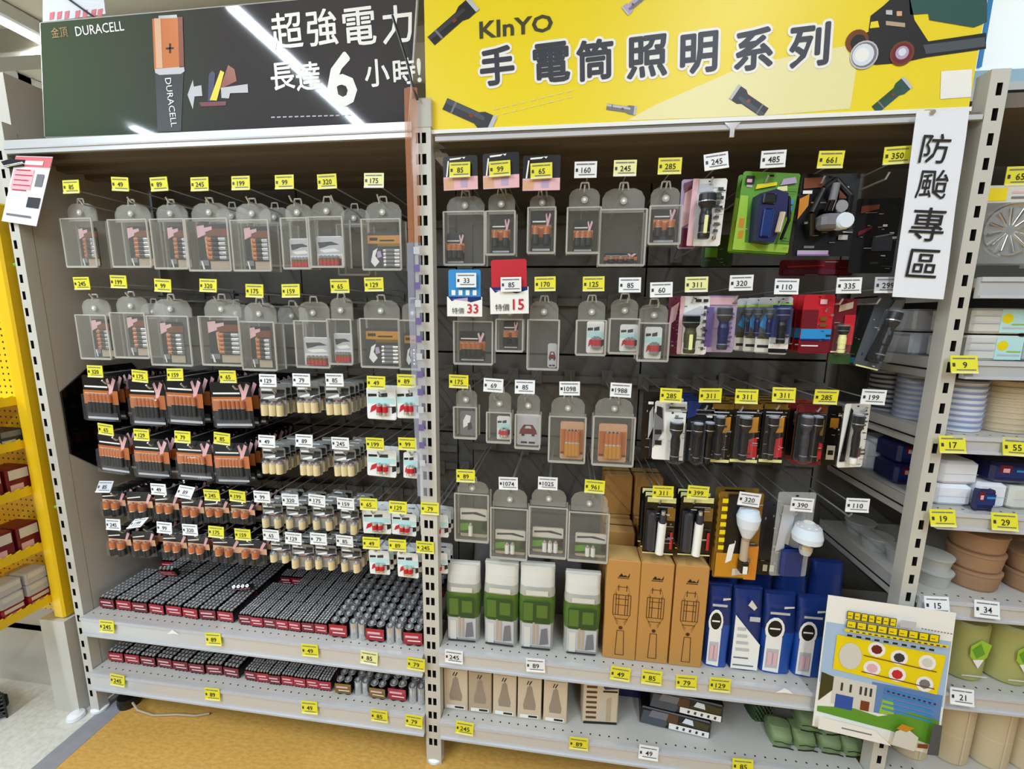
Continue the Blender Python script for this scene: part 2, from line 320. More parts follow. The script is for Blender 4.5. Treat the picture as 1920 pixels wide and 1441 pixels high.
# yellow torch sign
Y = .012; o0 = (.62, Y, 1.9)
sy = thing('header_sign', o0, 'yellow header sign with torches and a headlamp above the right rack', 'sign')
MB().ext([(-.617, 0), (.615, -.002), (.615, .4), (-.617, .4)], 0, .012, 'signyel').build('board', sy)
MB().box(-.618, .618, -.004, .014, -.008, .001, 'signwhite').build('edge_strip', sy)
b = MB(); pic([(1175, 226), (1230, 196), (1400, 122), (1585, 86), (1605, 132), (1594, 204), (1440, 216)], -.0005, 'beam', b)
pic([(1510, 0), (1560, 0), (1568, 100), (1540, 100)], -.0003, 'signyel', b); b.build('beam_picture', sy)
b = MB(); c = P2([(967, 50)], Y, o0)[0]; b.text('KInYO', c[0], c[1], .038, -.0012, 'olive', .022, .178, .03); b.build('maker_lettering', sy)
for ch, px, py, h in (('手', 932, 124, 72), ('電', 1034, 118, 74), ('筒', 1115, 113, 76), ('照', 1213, 107, 78), ('明', 1310, 100, 76), ('系', 1413, 93, 78), ('列', 1517, 86, 80)):
    c = P2([(px, py)], Y, o0)[0]; hh = HP(px, py, h-3, Y)
    b = MB(); bold(b, ch, c[0], c[1], hh, -.0010, 'signwhite', .0085, .05, 14); bold(b, ch, c[0], c[1], hh, -.0018, 'slate', .0026, .05, 8); b.build('sign_character', sy)
def torch(cx, cy, L, wd, ang, k1, k2, nm):
    b = MB(); co, si = math.cos(ang), math.sin(ang)
    q = lambda l: [(cx+u*L*co-v*wd*si, cy+u*L*si+v*wd*co) for u, v in l]
    pic(q([(-.5, -.34), (.15, -.34), (.25, -.5), (.5, -.5), (.5, .5), (.25, .5), (.15, .34), (-.5, .34)]), -.001, k1, b)
    pic(q([(-.5, -.3), (.15, -.3), (.3, -.2), (.3, 0), (-.5, -.05)]), -.0014, k2, b); pic(q([(.42, -.5), (.5, -.5), (.5, .5), (.42, .5)]), -.0016, 'lgray', b)
    pic(q([(-.34, -.34), (-.3, -.34), (-.3, .34), (-.34, .34)]), -.0016, 'gray', b)
    pic(q([(0, -.1), (.08, -.1), (.08, .12), (0, .12)]), -.0018, 'copperd', b); return b.build('torch_picture', sy)
torch(849, 42, 108, 30, -.72, 'ink', 'dgray', 0); torch(880, 215, 100, 34, .42, 'dgray', 'wash', 0); torch(1165, 204, 56, 17, .14, 'gray', 'lgray', 0)
torch(1405, 192, 72, 32, .6+PI, 'dgray', 'wash', 0); torch(1671, 180, 82, 26, -.7, 'teal', 'dgreen', 0); torch(1188, 8, 44, 20, -.7+PI, 'lilac', 'gray', 0)
b = MB()
pic([(1628, 60), (1632, 30), (1655, 12), (1668, 0), (1706, 0), (1714, 38), (1740, 78), (1848, 62), (1848, 92), (1735, 108), (1690, 118), (1640, 122), (1615, 110), (1600, 72)], -.001, 'ink', b)
pic([(1704, 0), (1850, 0), (1850, 42), (1825, 52), (1742, 38), (1740, 26), (1706, 28)], -.001, 'teal', b); pic([(1730, 85), (1846, 70), (1846, 88), (1735, 102)], -.0014, 'wash', b)
pic([(1632, 42), (1645, 40), (1648, 52), (1630, 54)], -.0016, 'signyel', b); pic([(1660, 40), (1696, 44), (1696, 52), (1660, 48)], -.0016, 'belly', b)
for px, py, r, k, y in ((1606, 78, 21, 'copperd', -.0016), (1608, 80, 14, 'ink', -.0018), (1619, 104, 26, 'lgray', -.002), (1619, 104, 23, 'gray', -.0022), (1617, 104, 20, 'lens', -.0024), (1615, 104, 13, 'signwhite', -.0026), (1690, 101, 22, 'copperd', -.002), (1690, 101, 18, 'dred', -.0022), (1690, 100, 12, 'lilac', -.0024), (1690, 99, 7, 'lens', -.0028)):
    c = P2([(px, py)], Y, o0)[0]; b.disc(c[0], c[1], r/900, y, k, 18)
pic([(1660, 20), (1672, 20), (1672, 29), (1660, 28)], -.0018, 'lgray', b); pic([(1680, 22), (1690, 22), (1690, 31), (1680, 31)], -.0018, 'tan', b); b.build('headlamp_picture', sy)
b = MB(); pic([(1764, 134), (1822, 130), (1820, 182), (1762, 186)], -.001, 'signwhite', b); b.build('blank_square', sy)
b = MB()
for i in range(9):
    for d in (0, 12): pic([(925+i*17, 205-i*4.2+d), (936+i*17, 202-i*4.2+d), (936+i*17, 204-i*4.2+d), (925+i*17, 207-i*4.2+d)], -.0008, 'signpale', b)
b.build('dash_lines', sy)['kind'] = 'stuff'
# hand-lettered strip
Y = -.022; o0 = tuple(A(1745, 560, Y)); pt = thing('paper_notice', o0, 'long white paper strip with black brush writing, 防颱專區, by the right post', 'notice')
b = MB(); pp = P2([(1673, 556), (1769, 561), (1817, 208), (1719, 207)], Y, o0)
n = 8; vs = []
for i in range(n+1):
    t_ = i/n; l = [pp[0][j]*(1-t_)+pp[3][j]*t_ for j in (0, 1)]; r_ = [pp[1][j]*(1-t_)+pp[2][j]*t_ for j in (0, 1)]; w_ = .0012*math.sin(t_*9)
    vs += [(l[0]+w_*.4, w_, l[1]), (r_[0]+w_*.4, -w_*.5, r_[1])]
b.add(vs, [(2*i, 2*i+1, 2*i+3, 2*i+2) for i in range(n)], 'paper', True); b.add([(x, y+.0008, z) for x, y, z in vs], [(2*i+2, 2*i+3, 2*i+1, 2*i) for i in range(n)], 'paper', True); b.build('sheet', pt)
b = MB()
for ch, px, py, h in (('防', 1752, 279, 54), ('颱', 1747, 346, 54), ('專', 1738, 421, 62), ('區', 1730, 494, 52)):
    c = P2([(px, py)], Y, o0)[0]; bold(b, ch, c[0], c[1], HP(px, py, h, Y), -.0022, 'ink', .0004, -.06, 3)
b.build('brush_lettering', pt)
MB().tube((pp[3][0]+.03, -.004, pp[3][1]-.006), (pp[3][0]+.03, .02, pp[3][1]+.004), .005, 'steel').build('clip', pt)
# hook and bracket under the yellow sign
q = A(1371, 240, 0); t = thing('steel_clip', q, 'small steel sign clip under the yellow header sign', 'clip')
MB().ext([(-.018, .01), (.018, .01), (.006, -.004), (.006, -.022), (-.004, -.022), (-.004, -.004)], -.006, .004, 'chrome').build('bracket', t)

# ================================================================ price tags and hooks
TAGC = {'y': ('yellow', 'yellow'), 'p': ('paleyellow', 'pale yellow'), 'w': ('white', 'white'), 'g': ('lgray', 'grey-white')}
TM = {}
def price_tag(px, py, c, num, label, Y=-.004, w=.054, h=.037, rot=0, tilt=0, group='price tags'):
    q = A(px, py, Y); k = TAGC[c][0]
    t = thing('price_tag', q, label, 'price tag', group, 0, rot); t.rotation_euler.x = tilt
    key = (k, num, w, h)
    if key not in TM:
        b = MB().box(-w/2, w/2, 0, .0015, -h/2, h/2, k).box(-w/2, w/2, -.0012, .0, -h/2, -h/2+.004, 'signwhite' if k != 'yellow' else 'paleyellow')
        d = MB().text(num, w*.02, -h*.03, h*.34, -.0008, 'ink', .01)
        d.rect(-w*.42, w*.1, h*.3, h*.37, -.0008, 'gray').rect(w*.12, w*.4, h*.3, h*.37, -.0008, 'gray').rect(-w*.3, w*.42, -h*.33, -h*.27, -.0008, 'gray').rect(-w*.44, -w*.34, -h*.12, h*.08, -.0008, 'dgray')
        TM[key] = (b.mesh('price_card'), d.mesh('price_print'))
    for n, me in zip(('card', 'print'), TM[key]):
        o = bpy.data.objects.new(n, me); COL.objects.link(o); o.parent = t
    return q
HM = MB().tube((0, .43, -.012), (0, .022, -.012), .0026, 'wire', 6).tube((0, .022, -.012), (0, .012, .0), .0026, 'wire', 6).mesh('hook_prong')
HA = MB().tube((.006, .43, .022), (.006, .01, .022), .0017, 'wire', 5).tube((.006, .01, .022), (.006, .003, .016), .0017, 'wire', 5).mesh('tag_arm')
HB = MB().box(-.016, .022, .406, .414, -.024, .03, 'back').mesh('hook_plate')
def hook(q, label, dz=-.03):
    t = thing('display_hook', (q.x, 0, q.z+dz), label, 'hook', 'display hooks')
    for n, me in (('prong', HM), ('tag_arm', HA), ('hook_plate', HB)):
        o = bpy.data.objects.new(n, me); COL.objects.link(o); o.parent = t
ROWN = ['top', 'second', 'third', 'fourth', 'fifth', 'sixth']
NUMS = '85 99 129 245 159 49 320 79 199 65 89 175'.split()
def tagrow(rack, row, items, nums=None):
    n = len(items); TAGW = {'y': 'yellow', 'p': 'pale yellow', 'w': 'white', 'g': 'grey-white'}
    for i, it in enumerate(items):
        px, py, c = it[:3]; rot = it[3] if len(it) > 3 else R.uniform(-.03, .03); til = it[4] if len(it) > 4 else R.uniform(-.08, .08)
        q = price_tag(px, py, c, (nums[i] if nums else NUMS[(i*5+row*3) % 12]), '%s price tag, %s from the left in the %s row of hooks, %s rack' % (TAGW[c], ORD[i], ROWN[row], rack), rot=rot, tilt=til)
        hook(q, 'steel hook behind the %s price tag from the left, %s row, %s rack' % (ORD[i], ROWN[row], rack))
LR = [[(133, 350, 'y'), (225, 345, 'y', .06), (298, 345, 'y'), (374, 345, 'y'), (451, 343, 'y'), (533, 341, 'y'), (613, 340, 'y'), (701, 338, 'p')],
      [(153, 531, 'y'), (222, 528, 'y'), (305, 535, 'y', .05), (390, 535, 'y'), (477, 545, 'y'), (545, 545, 'y'), (637, 536, 'y'), (701, 533, 'y')],
      [(178, 696, 'y'), (262, 705, 'y', .06), (328, 702, 'y'), (427, 706, 'y'), (502, 713, 'w'), (565, 712, 'w'), (627, 712, 'w'), (705, 717, 'y'), (762, 714, 'y')],
      [(198, 805, 'y', .1), (265, 815, 'y'), (342, 819, 'y'), (416, 822, 'y', .08), (500, 827, 'w'), (570, 826, 'w'), (638, 831, 'w'), (703, 832, 'y'), (764, 832, 'y')],
      [(196, 912, 'g', -.05, -.5), (297, 917, 'w'), (347, 922, 'w', .1, -.5), (397, 928, 'y'), (445, 930, 'y', .06), (491, 931, 'w'), (544, 937, 'w'), (594, 938, 'w', .07), (648, 944, 'w'), (691, 945, 'y'), (746, 951, 'y'), (806, 953, 'y')],
      [(212, 983, 'w'), (258, 980, 'w', -.2, -1.1), (308, 989, 'w'), (356, 993, 'w'), (405, 997, 'y'), (455, 1002, 'y'), (508, 1003, 'w'), (550, 1009, 'w'), (597, 1010, 'w'), (646, 1014, 'w'), (696, 1018, 'y'), (745, 1022, 'y'), (797, 1026, 'y')]]
RR = [[(862, 318, 'y'), (937, 316, 'y', -.05), (1015, 320, 'y', -.03), (1098, 318, 'w'), (1172, 315, 'p'), (1256, 311, 'y'), (1343, 302, 'w', -.12), (1450, 298, 'w', -.03), (1558, 299, 'y'), (1682, 291, 'y', -.04)],
      [(874, 525, 'w'), (958, 533, 'w'), (1022, 532, 'y'), (1113, 532, 'y'), (1181, 534, 'w'), (1240, 543, 'w'), (1306, 533, 'p'), (1390, 530, 'w'), (1475, 537, 'w'), (1592, 535, 'w'), (1664, 534, 'g')],
      [(860, 715, 'y'), (925, 722, 'w', .04), (984, 725, 'w'), (1068, 728, 'w'), (1164, 731, 'w', .03), (1258, 741, 'y'), (1332, 741, 'y'), (1400, 743, 'y'), (1470, 740, 'y'), (1549, 744, 'y'), (1638, 744, 'w')],
      [(873, 892, 'y'), (953, 906, 'w'), (1027, 906, 'w'), (1115, 912, 'y', .03), (1243, 923, 'y'), (1309, 923, 'y'), (1405, 936, 'w', .08), (1504, 946, 'w'), (1608, 947, 'w')]]
RN = ['85 99 65 160 245 285 245 485 661 350'.split(), '33 85 170 125 85 60 311 320 110 335 299'.split(), '175 69 85 1098 1988 285 311 311 311 285 199'.split(), '89 1074 1025 961 311 399 320 390 110'.split()]
for i, r in enumerate(LR): tagrow('left', i, r)
for i, r in enumerate(RR): tagrow('right', i, r, RN[i])
# tags on the shelf rails
def railtags(items, where, Y=-.019):
    for i, it in enumerate(items):
        price_tag(it[0], it[1], it[2], NUMS[(i*7+3) % 12], '%s price tag, %s from left on the rail of the %s' % ({'y': 'yellow', 'w': 'white', 'p': 'pale yellow'}[it[2]], ORD[i], where), Y, .056, .044, R.uniform(-.06, .06), R.uniform(-.1, .05), 'rail price tags')
railtags([(200, 1174, 'y'), (400, 1198, 'y'), (581, 1219, 'y'), (692, 1233, 'p'), (780, 1245, 'y')], 'upper shelf, left rack')
railtags([(220, 1275, 'y'), (398, 1301, 'y'), (580, 1326, 'y'), (711, 1342, 'y'), (776, 1352, 'y')], 'lowest shelf, left rack')
railtags([(851, 1231, 'w'), (1004, 1247, 'w'), (1163, 1263, 'y'), (1222, 1270, 'y'), (1287, 1279, 'y'), (1350, 1284, 'y')], 'upper shelf, right rack')
railtags([(871, 1365, 'y'), (1085, 1394, 'y'), (1216, 1411, 'w'), (1393, 1436, 'y')], 'lowest shelf, right rack')

# ================================================================ security boxes and what they hold
def frame_px(c, w, yt, yb, Y, ymid):
    q = A(c, ymid, Y); a, b = A(c-w/2, ymid, Y), A(c+w/2, ymid, Y); return q.x, b.x-a.x, A(c, yt, Y).z, A(c, yb, Y).z
def secbox(c, w, tab, body, bot, label, Y=.03, d=.042, rz=0, lean=0):
    x, ww, zt, zb = frame_px(c, w, tab, bot, Y, (body+bot)/2); h = A(c, body, Y).z-zb; H = zt-zb; w2 = ww/2; e = .0014
    t = thing('security_box', (x, Y, zb), label, 'security box', 'clear security boxes', rz, lean)
    b = MB().box(-w2, w2, 0, e, 0, h, 'clear_shell').box(-w2, w2, d-e, d, 0, h, 'clear_shell').box(-w2, -w2+e, e, d-e, 0, h, 'clear_shell').box(w2-e, w2, e, d-e, 0, h, 'clear_shell').box(-w2, w2, 0, d, -e, 0, 'clear_shell')
    b.build('shell', t)
    g = .0022; b = MB()
    for sx in (-1, 1):
        for yy in (0, d): b.box(sx*w2-g, sx*w2+g, yy-g*.6, yy+g, 0, h, 'clear_edge')
    b.box(-w2, w2, -g, g, -g*1.3, g*1.3, 'clear_edge').box(-w2, w2, -g*.7, g, h-g, h+g*.4, 'clear_edge').build('edge_rim', t)
    c_ = min(w2*.45, (H-h)*.8); tw = w2*.93; y0 = d*.45
    MB().ext([(-tw, h-.004), (tw, h-.004), (tw, H-c_*.9), (tw-c_*.35, H-c_*.3), (tw-c_, H), (-tw+c_, H), (-tw+c_*.35, H-c_*.3), (-tw, H-c_*.9)], y0, y0+.004, 'clear_tab').build('hang_tab', t)
    zl = h+(H-h)*.42; MB().lathe([(.0085, -.004), (.0085, 0), (.006, .001)], (0, y0-.003, zl), 'clear_edge', 'y', 12).lathe([(.0038, -.0075), (.0042, -.004)], (0, y0-.001, zl), 'signwhite', 'y', 10).build('magnet_lock', t)
    MB().path([(-.012, y0+.002, H-.004), (-.009, y0+.002, H+.014), (.009, y0+.002, H+.014), (.012, y0+.002, H-.004)], .0022, 'clear_edge').build('hanging_loop', t)
    return x, Y, zb, ww, h, d
# a printed card with batteries or prints on it; layers: (material, outline in card units 0..1), cells: (u0,v0,u1,v1,radius,materials)
def pack(name, label, cat, L, w, h, card, layers, cells=(), group=None, rz=0, ry=0, one=False, thick=.0016, extra=None):
    top = not one; t = thing(name, L, label, cat, group, rz, ry) if top else None
    U = lambda p: [((u-.5)*w, v*h) for u, v in p]
    b = MB(); c = .004; b.ext([(-w/2, c), (-w/2+c, 0), (w/2-c, 0), (w/2, c), (w/2, h-c), (w/2-c, h), (-w/2+c, h), (-w/2, h-c)], 0, thick, card)
    pb = MB() if top else b; y = -.0005
    for k, pts in layers: pb.poly(U(pts), y, k); y -= .00022
    if top:
        b.build('card', t)
        if layers: pb.build('print', t)
    for (u0, v0, u1, v1, r, ms) in cells:
        cb = MB() if top else b; p0, p1 = Vector(((u0-.5)*w, -r*.8, v0*h)), Vector(((u1-.5)*w, -r*.8, v1*h)); n = 8 if top else 6
        st = [0]+[s for s, _ in ms]; 
        for i, (s, k) in enumerate(ms): cb.tube(p0.lerp(p1, st[i]), p0.lerp(p1, s), r, k, n)
        d = (p1-p0).normalized()
        if top: cb.tube(p1, p1+d*r*.35, r*.4, 'silver', 8); cb.build('battery', t)
    if extra: extra(t if top else None, b, w, h)
    if one: o = b.build(name); o.location = L; o.rotation_euler = (0, ry, rz); return tag(o, label, cat, group)
    return t
def clut(n, cols, u0=.04, u1=.96, v0=.04, v1=.92):          # small print: short dashes and blocks scattered over a card
    o = []
    for _ in range(n):
        u, v = R.uniform(u0, u1-.08), R.uniform(v0, v1-.02); w, h = R.choice((.06, .1, .18, .26)), R.choice((.008, .01, .014, .03))
        o.append((R.choice(cols), [(u, v), (min(u1, u+w), v+R.uniform(-.006, .006)), (min(u1, u+w), v+h), (u, v+h)]))
    return o
sq = lambda a, b, c, d: [(a, b), (c, b), (c, d), (a, d)]
DUR = ((.58, 'black'), (.62, 'silver'), (1, 'copper'))
def card_kind(kind, n=5):
    r = lambda w, nn: w
    if kind == 'dur_h':
        L = [('copperd', sq(0, .74, 1, .9)), ('pink', [(0, .7), (.28, .78), (.24, .98), (0, .96)]), ('pink', [(.22, .82), (.5, .88), (.5, .95), (.24, .92)]), ('tan', [(.26, .3), (.36, .32), (.34, .74), (.24, .72)]), ('gray', sq(0, .1, .3, .22)), ('belly', sq(.36, .02, .98, .2)), ('signwhite', [(.1, .02), (.16, .02), (.1, .2), (.05, .2)])]
        return 'black', L, [(.98, .27+i*.1, .36, .27+i*.1, .0064, ((.36, 'silver'), (.74, 'black'), (1, 'copper'))) for i in range(n)]
    if kind == 'dur_v':
        L = [('signwhite', sq(.05, .74, .72, .775)), ('copper', sq(0, .38, 1, .68)), ('pink', [(.74, .6), (.84, .64), (.98, .92), (.9, .97), (.82, .8), (.76, .96), (.7, .92), (.76, .72)]), ('tan', sq(.04, .6, .7, .63)), ('lgray', sq(.06, .05, .95, .1)), ('dgray', sq(.06, .1, .95, .2))]  # pale bar near the foot: blister highlight put into the print colour
        return 'black', L, [(.22+.56*i/(n-1), .2, .22+.56*i/(n-1), .6, .0062 if n > 4 else .0095, DUR) for i in range(n)]
    if kind == 'dur_s':
        L = [('tan', sq(0, .42, 1, .66)), ('signwhite', [(.02, .74), (.55, .8), (.55, .84), (.02, .78)]), ('pink', [(.7, .5), (.8, .55), (1, .9), (.9, .95), (.8, .75)])]
        return 'black', L, [(.3+.36*i/(n-1), .08, .3+.36*i/(n-1), .6, .0115, ((.5, 'black'), (.56, 'silver'), (1, 'copper'))) for i in range(n)]
    if kind == 'cream':
        L = [('ink', sq(.04, .74, .6, .82)), ('signwhite', [(.1, .52), (.5, .6), (.9, .52), (.9, .6), (.5, .7), (.1, .6)]), ('dgray', [(.55, .6), (.95, .7), (.9, .9), (.6, .8)]), ('copperd', [(.1, .42), (.9, .46), (.9, .52), (.1, .5)])]
        L += [('black', sq(.0, .46, .3, .56)), ('ink', [(.6, .5), (1, .56), (1, .66), (.7, .6)]), ('white', sq(.06, .85, .5, .92)), ('ink', sq(.66, .8, .96, .9))]
        return 'cardgray', L, [(.2+.6*i/(n-1), .03, .2+.6*i/(n-1), .46, .0105, ((.86, 'cream'), (1, 'silver'))) for i in range(n)]
    if kind == 'red':
        L = [('cyan', sq(.03, .5, .97, .68)), ('ink', [(.05, .7), (.35, .72), (.35, .8), (.05, .79)]), ('dgray', [(.42, .7), (.72, .72), (.72, .84), (.42, .8)]), ('red', [(.1, .2), (.3, .3), (.36, .5), (.16, .4)]), ('black', [(.5, .38), (1, .44), (1, .26), (.86, .2), (.86, .4)]), ('signwhite', sq(.02, .02, .98, .14))]
        return 'white', L, [(.46+.2*i, .16, .46+.2*i, .5, .0085, ((.25, 'silver'), (.8, 'red'), (1, 'silver'))) for i in range(2)]
    if kind == 'ene':
        L = [('lgray', sq(0, .42, 1, .97)), ('dgray', [(.06, .8), (.6, .82), (.9, .72), (.5, .7), (.3, .64), (.1, .6)]), ('signwhite', [(.1, .55), (.7, .6), (.9, .5), (.3, .46)]), ('pink', sq(.05, .26, .95, .36)), ('dred', sq(.05, .02, .95, .26))]
        return 'white', L, [(.2+.6*i/(n-1), .03, .2+.6*i/(n-1), .34, .0066, ((.5, 'red'), (.8, 'gold'), (1, 'silver'))) for i in range(n)]
    if kind == 'yel':
        L = [('amber', sq(0, .7, 1, .92)), ('ink', sq(.06, .78, .3, .86)), ('ink', sq(.36, .76, .8, .8)), ('gold', sq(.3, .62, 1, .7)), ('dgray', sq(.02, .04, .48, .62)), ('signwhite', [(.08, .2), (.16, .5), (.3, .58), (.22, .36), (.34, .2), (.2, .06)]), ('lilac', [(.28, .3), (.42, .34), (.38, .5), (.28, .48)])]
        return 'dgray', L, [(.98, .1+i*.1, .5, .1+i*.1, .0056, ((.3, 'silver'), (.85, 'gray'), (1, 'silver'))) for i in range(5)]
    if kind == 'green':
        L = [('bag', sq(0, .6, 1, .98)), ('dgray', [(.05, .84), (.6, .88), (.95, .78), (.95, .72), (.5, .8), (.05, .76)]), ('dgreen', sq(0, .12, 1, .58)), ('green', [(.0, .2), (.35, .25), (.4, .5), (0, .45)]), ('black', [(.8, .3), (1, .2), (1, .6), (.85, .55)])]
        return 'belly', L, [(.4+.18*i, .08, .4+.18*i, .5, .0068, ((.85, 'signwhite'), (1, 'silver'))) for i in range(n)]
    if kind == 'bigcop':
        L = [('copper', sq(.02, .2, .98, .8)), ('tan', sq(.02, .8, .98, .86)), ('signwhite', [(.3, .62), (.42, .66), (.36, .8), (.28, .78)]), ('copperd', sq(.02, .14, .98, .2))]
        return 'tan', L, [(.3+.42*i/(n-1), .12, .3+.42*i/(n-1), .78, .0085, ((.5, 'amber'), (.56, 'silver'), (1, 'copper'))) for i in range(n)]
    if kind == 'gray':
        L = [('signwhite', [(.2, .3), (.6, .45), (.7, .8), (.4, .85), (.2, .6)]), ('dgray', [(.5, .2), (.8, .3), (.7, .55), (.5, .5)])]
        return 'gray', L, []
    if kind == 'car':
        L = [('dred', [(.15, .5), (.3, .66), (.7, .66), (.85, .5), (.9, .36), (.1, .36)]), ('lgray', [(.34, .54), (.4, .62), (.6, .62), (.66, .54)]), ('ink', sq(.18, .06, .46, .12)), ('ink', sq(.54, .06, .82, .12)), ('ink', sq(.2, .3, .34, .36)), ('ink', sq(.66, .3, .8, .36))]
        return 'lgray', L, []
NOUN = {'dur_h': 'black and copper battery card', 'dur_v': 'copper-banded black battery card', 'dur_s': 'small copper-topped battery card', 'cream': 'grey card with cream batteries', 'red': 'white card with red batteries', 'ene': 'white and red battery card',
        'yel': 'yellow-banded battery card', 'green': 'green and white battery card', 'bigcop': 'copper battery card', 'gray': 'pale grey coin-cell card', 'car': 'white card with small red picture', None: ''}
def boxes(rack, row, items, Y=.03):
    for i, it in enumerate(items):
        c, w, tab, body, bot, kind, cw, ch, cx = it[:9]; n = it[9] if len(it) > 9 else (5 if rack == 'left' else 4)
        lab = '%s on the %s hook from the left, %s row, %s rack' % ('empty-looking clear security box' if not kind else 'clear security box', ORD[i if i < 8 or rack == 'right' else i], ROWN[row], rack)
        x, y, zb, ww, h, d = secbox(c, w, tab, body, bot, lab, Y)
        if kind:
            card, L, cells = card_kind(kind, n); W_, H_ = ww*cw, h*ch
            pack('battery_card', '%s in %s clear box from left, %s row, %s rack' % (NOUN[kind], ORD[i], ROWN[row], rack), 'battery pack', (x+cx*ww, y+.02, zb+.003), W_, H_, card, L, cells, 'battery cards in security boxes')
boxes('left', 0, [(148, 57, 378, 409, 500, 'dur_h', .6, .82, .1), (243, 72, 380, 411, 500, 'dur_h', .62, .86, .12), (317, 62, 380, 410, 503, 'dur_h', .66, .86, .14), (390, 78, 377, 409, 507, 'dur_h', .74, .9, 0), (470, 70, 378, 412, 507, 'dur_h', .68, .88, .06), (555, 52, 379, 408, 503, 'ene', .8, .6, 0), (610, 66, 375, 406, 500, 'ene', .74, .62, 0), (715, 72, 375, 410, 505, 'yel', .88, .74, 0)])
boxes('left', 1, [(175, 56, 560, 590, 672, 'dur_h', .66, .88, .1), (243, 64, 555, 586, 670, 'dur_h', .62, .9, .1), (318, 76, 560, 592, 684, 'dur_h', .56, .86, -.06), (413, 74, 560, 593, 684, 'dur_h', .84, .9, 0, 5), (484, 64, 567, 603, 693, 'dur_h', .62, .88, -.04), (585, 62, 565, 601, 688, 'ene', .8, .62, .04), (637, 44, 558, 598, 682, 'ene', .8, .66, 0), (712, 72, 562, 597, 688, 'yel', .88, .78, 0), (772, 46, 568, 600, 692, 'yel', .8, .72, 0)])
for k, (c, w, tab, body, bot, row) in enumerate([(432, 70, 385, 415, 496, 0), (512, 66, 386, 418, 498, 0), (662, 58, 388, 420, 515, 0), (440, 60, 570, 600, 670, 1), (545, 60, 572, 606, 684, 1), (285, 56, 568, 596, 668, 1)]):
    secbox(c, w, tab, body, bot, 'clear security box hanging behind, %s, %s row, left rack' % (['right of the fourth front box', 'right of the fifth front box', 'between seventh and eighth front boxes', 'right of the fourth front box', 'left of the sixth front box', 'between second and third front boxes'][k], ROWN[row]), .13)
boxes('right', 0, [(870, 76, 364, 396, 496, 'dur_v', .45, .6, -.26, 3), (938, 54, 359, 395, 477, 'dur_v', .66, .86, -.02, 2), (1015, 51, 362, 388, 474, 'dur_v', .74, .92, -.02, 2), (1094, 62, 349, 388, 474, 'dur_v', .6, .74, 0, 3), (1167, 86, 349, 392, 497, 'dur_v', .74, .22, 0, 3), (1247, 59, 347, 385, 457, 'dur_v', .72, .96, .02, 2)])
boxes('right', 1, [(887, 72, 572, 602, 682, 'dur_v', .68, .74, -.06, 4), (955, 50, 574, 598, 658, 'dur_v', .56, .92, .02, 2), (1018, 58, 564, 599, 692, 'car', .3, .5, .3), (1108, 55, 563, 600, 665, 'red', .6, .94, .16), (1170, 55, 560, 597, 662, 'red', .62, .8, .2), (1225, 58, 570, 605, 676, 'red', .56, .86, .04)])
boxes('right', 2, [(872, 42, 733, 763, 821, 'gray', .7, .8, .05), (935, 45, 737, 773, 829, 'red', .56, .8, .16), (989, 46, 741, 777, 840, 'car', .92, .94, 0), (1063, 68, 747, 781, 866, 'bigcop', .66, .84, .14, 4), (1150, 77, 749, 781, 872, 'bigcop', .7, .8, 0, 4)])
boxes('right', 3, [(884, 62, 907, 926, 1014, 'green', .82, .62, .02, 1), (954, 68, 921, 953, 1047, 'green', .84, .5, .02, 2), (1027, 70, 921, 951, 1044, 'green', .84, .52, 0, 3), (1103, 74, 928, 961, 1052, 'green', .8, .5, .08, 2)])
# ================================================================ hanging battery packs, left rack rows three to six
def hang(row, hookno, c, w, yt, yb, kind, n, behind, dy=.028, Y=.03):
    x, ww, zt, zb = frame_px(c, w, yt, yb, Y, (yt+yb)/2); h = zt-zb; card, L, cells = card_kind(kind, n); nm = 'battery_pack'
    lab = '%s, front of %s hook from left, %s row, left rack' % (NOUN[kind], ORD[hookno-1], ROWN[row])
    def blister(t, b, w_, h_):
        if t is None: return
        if kind in ('dur_v', 'dur_s', 'cream'): MB().cbox(-w_*.44, w_*.44, -.018, -.0025, h_*.03, h_*.62, 'clear_blister', .004).build('blister', t)
    pack(nm, lab, 'battery pack', (x, Y, zb), ww, h, card, L, cells, 'hanging battery packs', R.uniform(-.06, .06), R.uniform(-.04, .04), extra=blister)
    if behind:
        g = 'battery packs behind the front one, %s hook, %s row' % (ORD[hookno-1], ROWN[row]); lb = lambda k: '%s, %s behind the front one, %s hook, %s row, left rack' % (NOUN[kind], ORD[k], ORD[hookno-1], ROWN[row])
        o = pack(nm, lb(0), 'battery pack', (x, Y+dy, zb+.002), ww, h, card, L, cells, g, R.uniform(-.05, .05), 0, one=True)
        for k in range(1, behind):
            c2 = o.copy(); c2['label'] = lb(k); COL.objects.link(c2); c2.location = (x+R.uniform(-.003, .003), Y+dy*(k+1), zb+.002+R.uniform(-.003, .003)); c2.rotation_euler = (0, R.uniform(-.03, .03), R.uniform(-.08, .08))
for i, (c, w, yt, yb) in enumerate([(189, 60, 704, 789), (277, 66, 712, 798), (346, 67, 708, 796), (437, 72, 716, 802)]): hang(2, i+1, c, w, yt, yb, 'dur_v', 6, 7)
for i, (c, w, yt, yb) in enumerate([(213, 60, 812, 886), (285, 66, 822, 894), (365, 66, 826, 898), (436, 62, 830, 906)]): hang(3, i+1, c, w, yt, yb, 'dur_v', 7, 8)
for i, (c, w, yt, yb) in enumerate([(513, 46, 724, 779), (580, 44, 722, 773), (635, 46, 722, 777)]): hang(2, i+5, c, w, yt, yb, 'cream', 3, 4)
for i, (c, w, yt, yb) in enumerate([(514, 42, 838, 886), (584, 40, 840, 889), (648, 40, 842, 890)]): hang(3, i+5, c, w, yt, yb, 'cream', 3, 4)
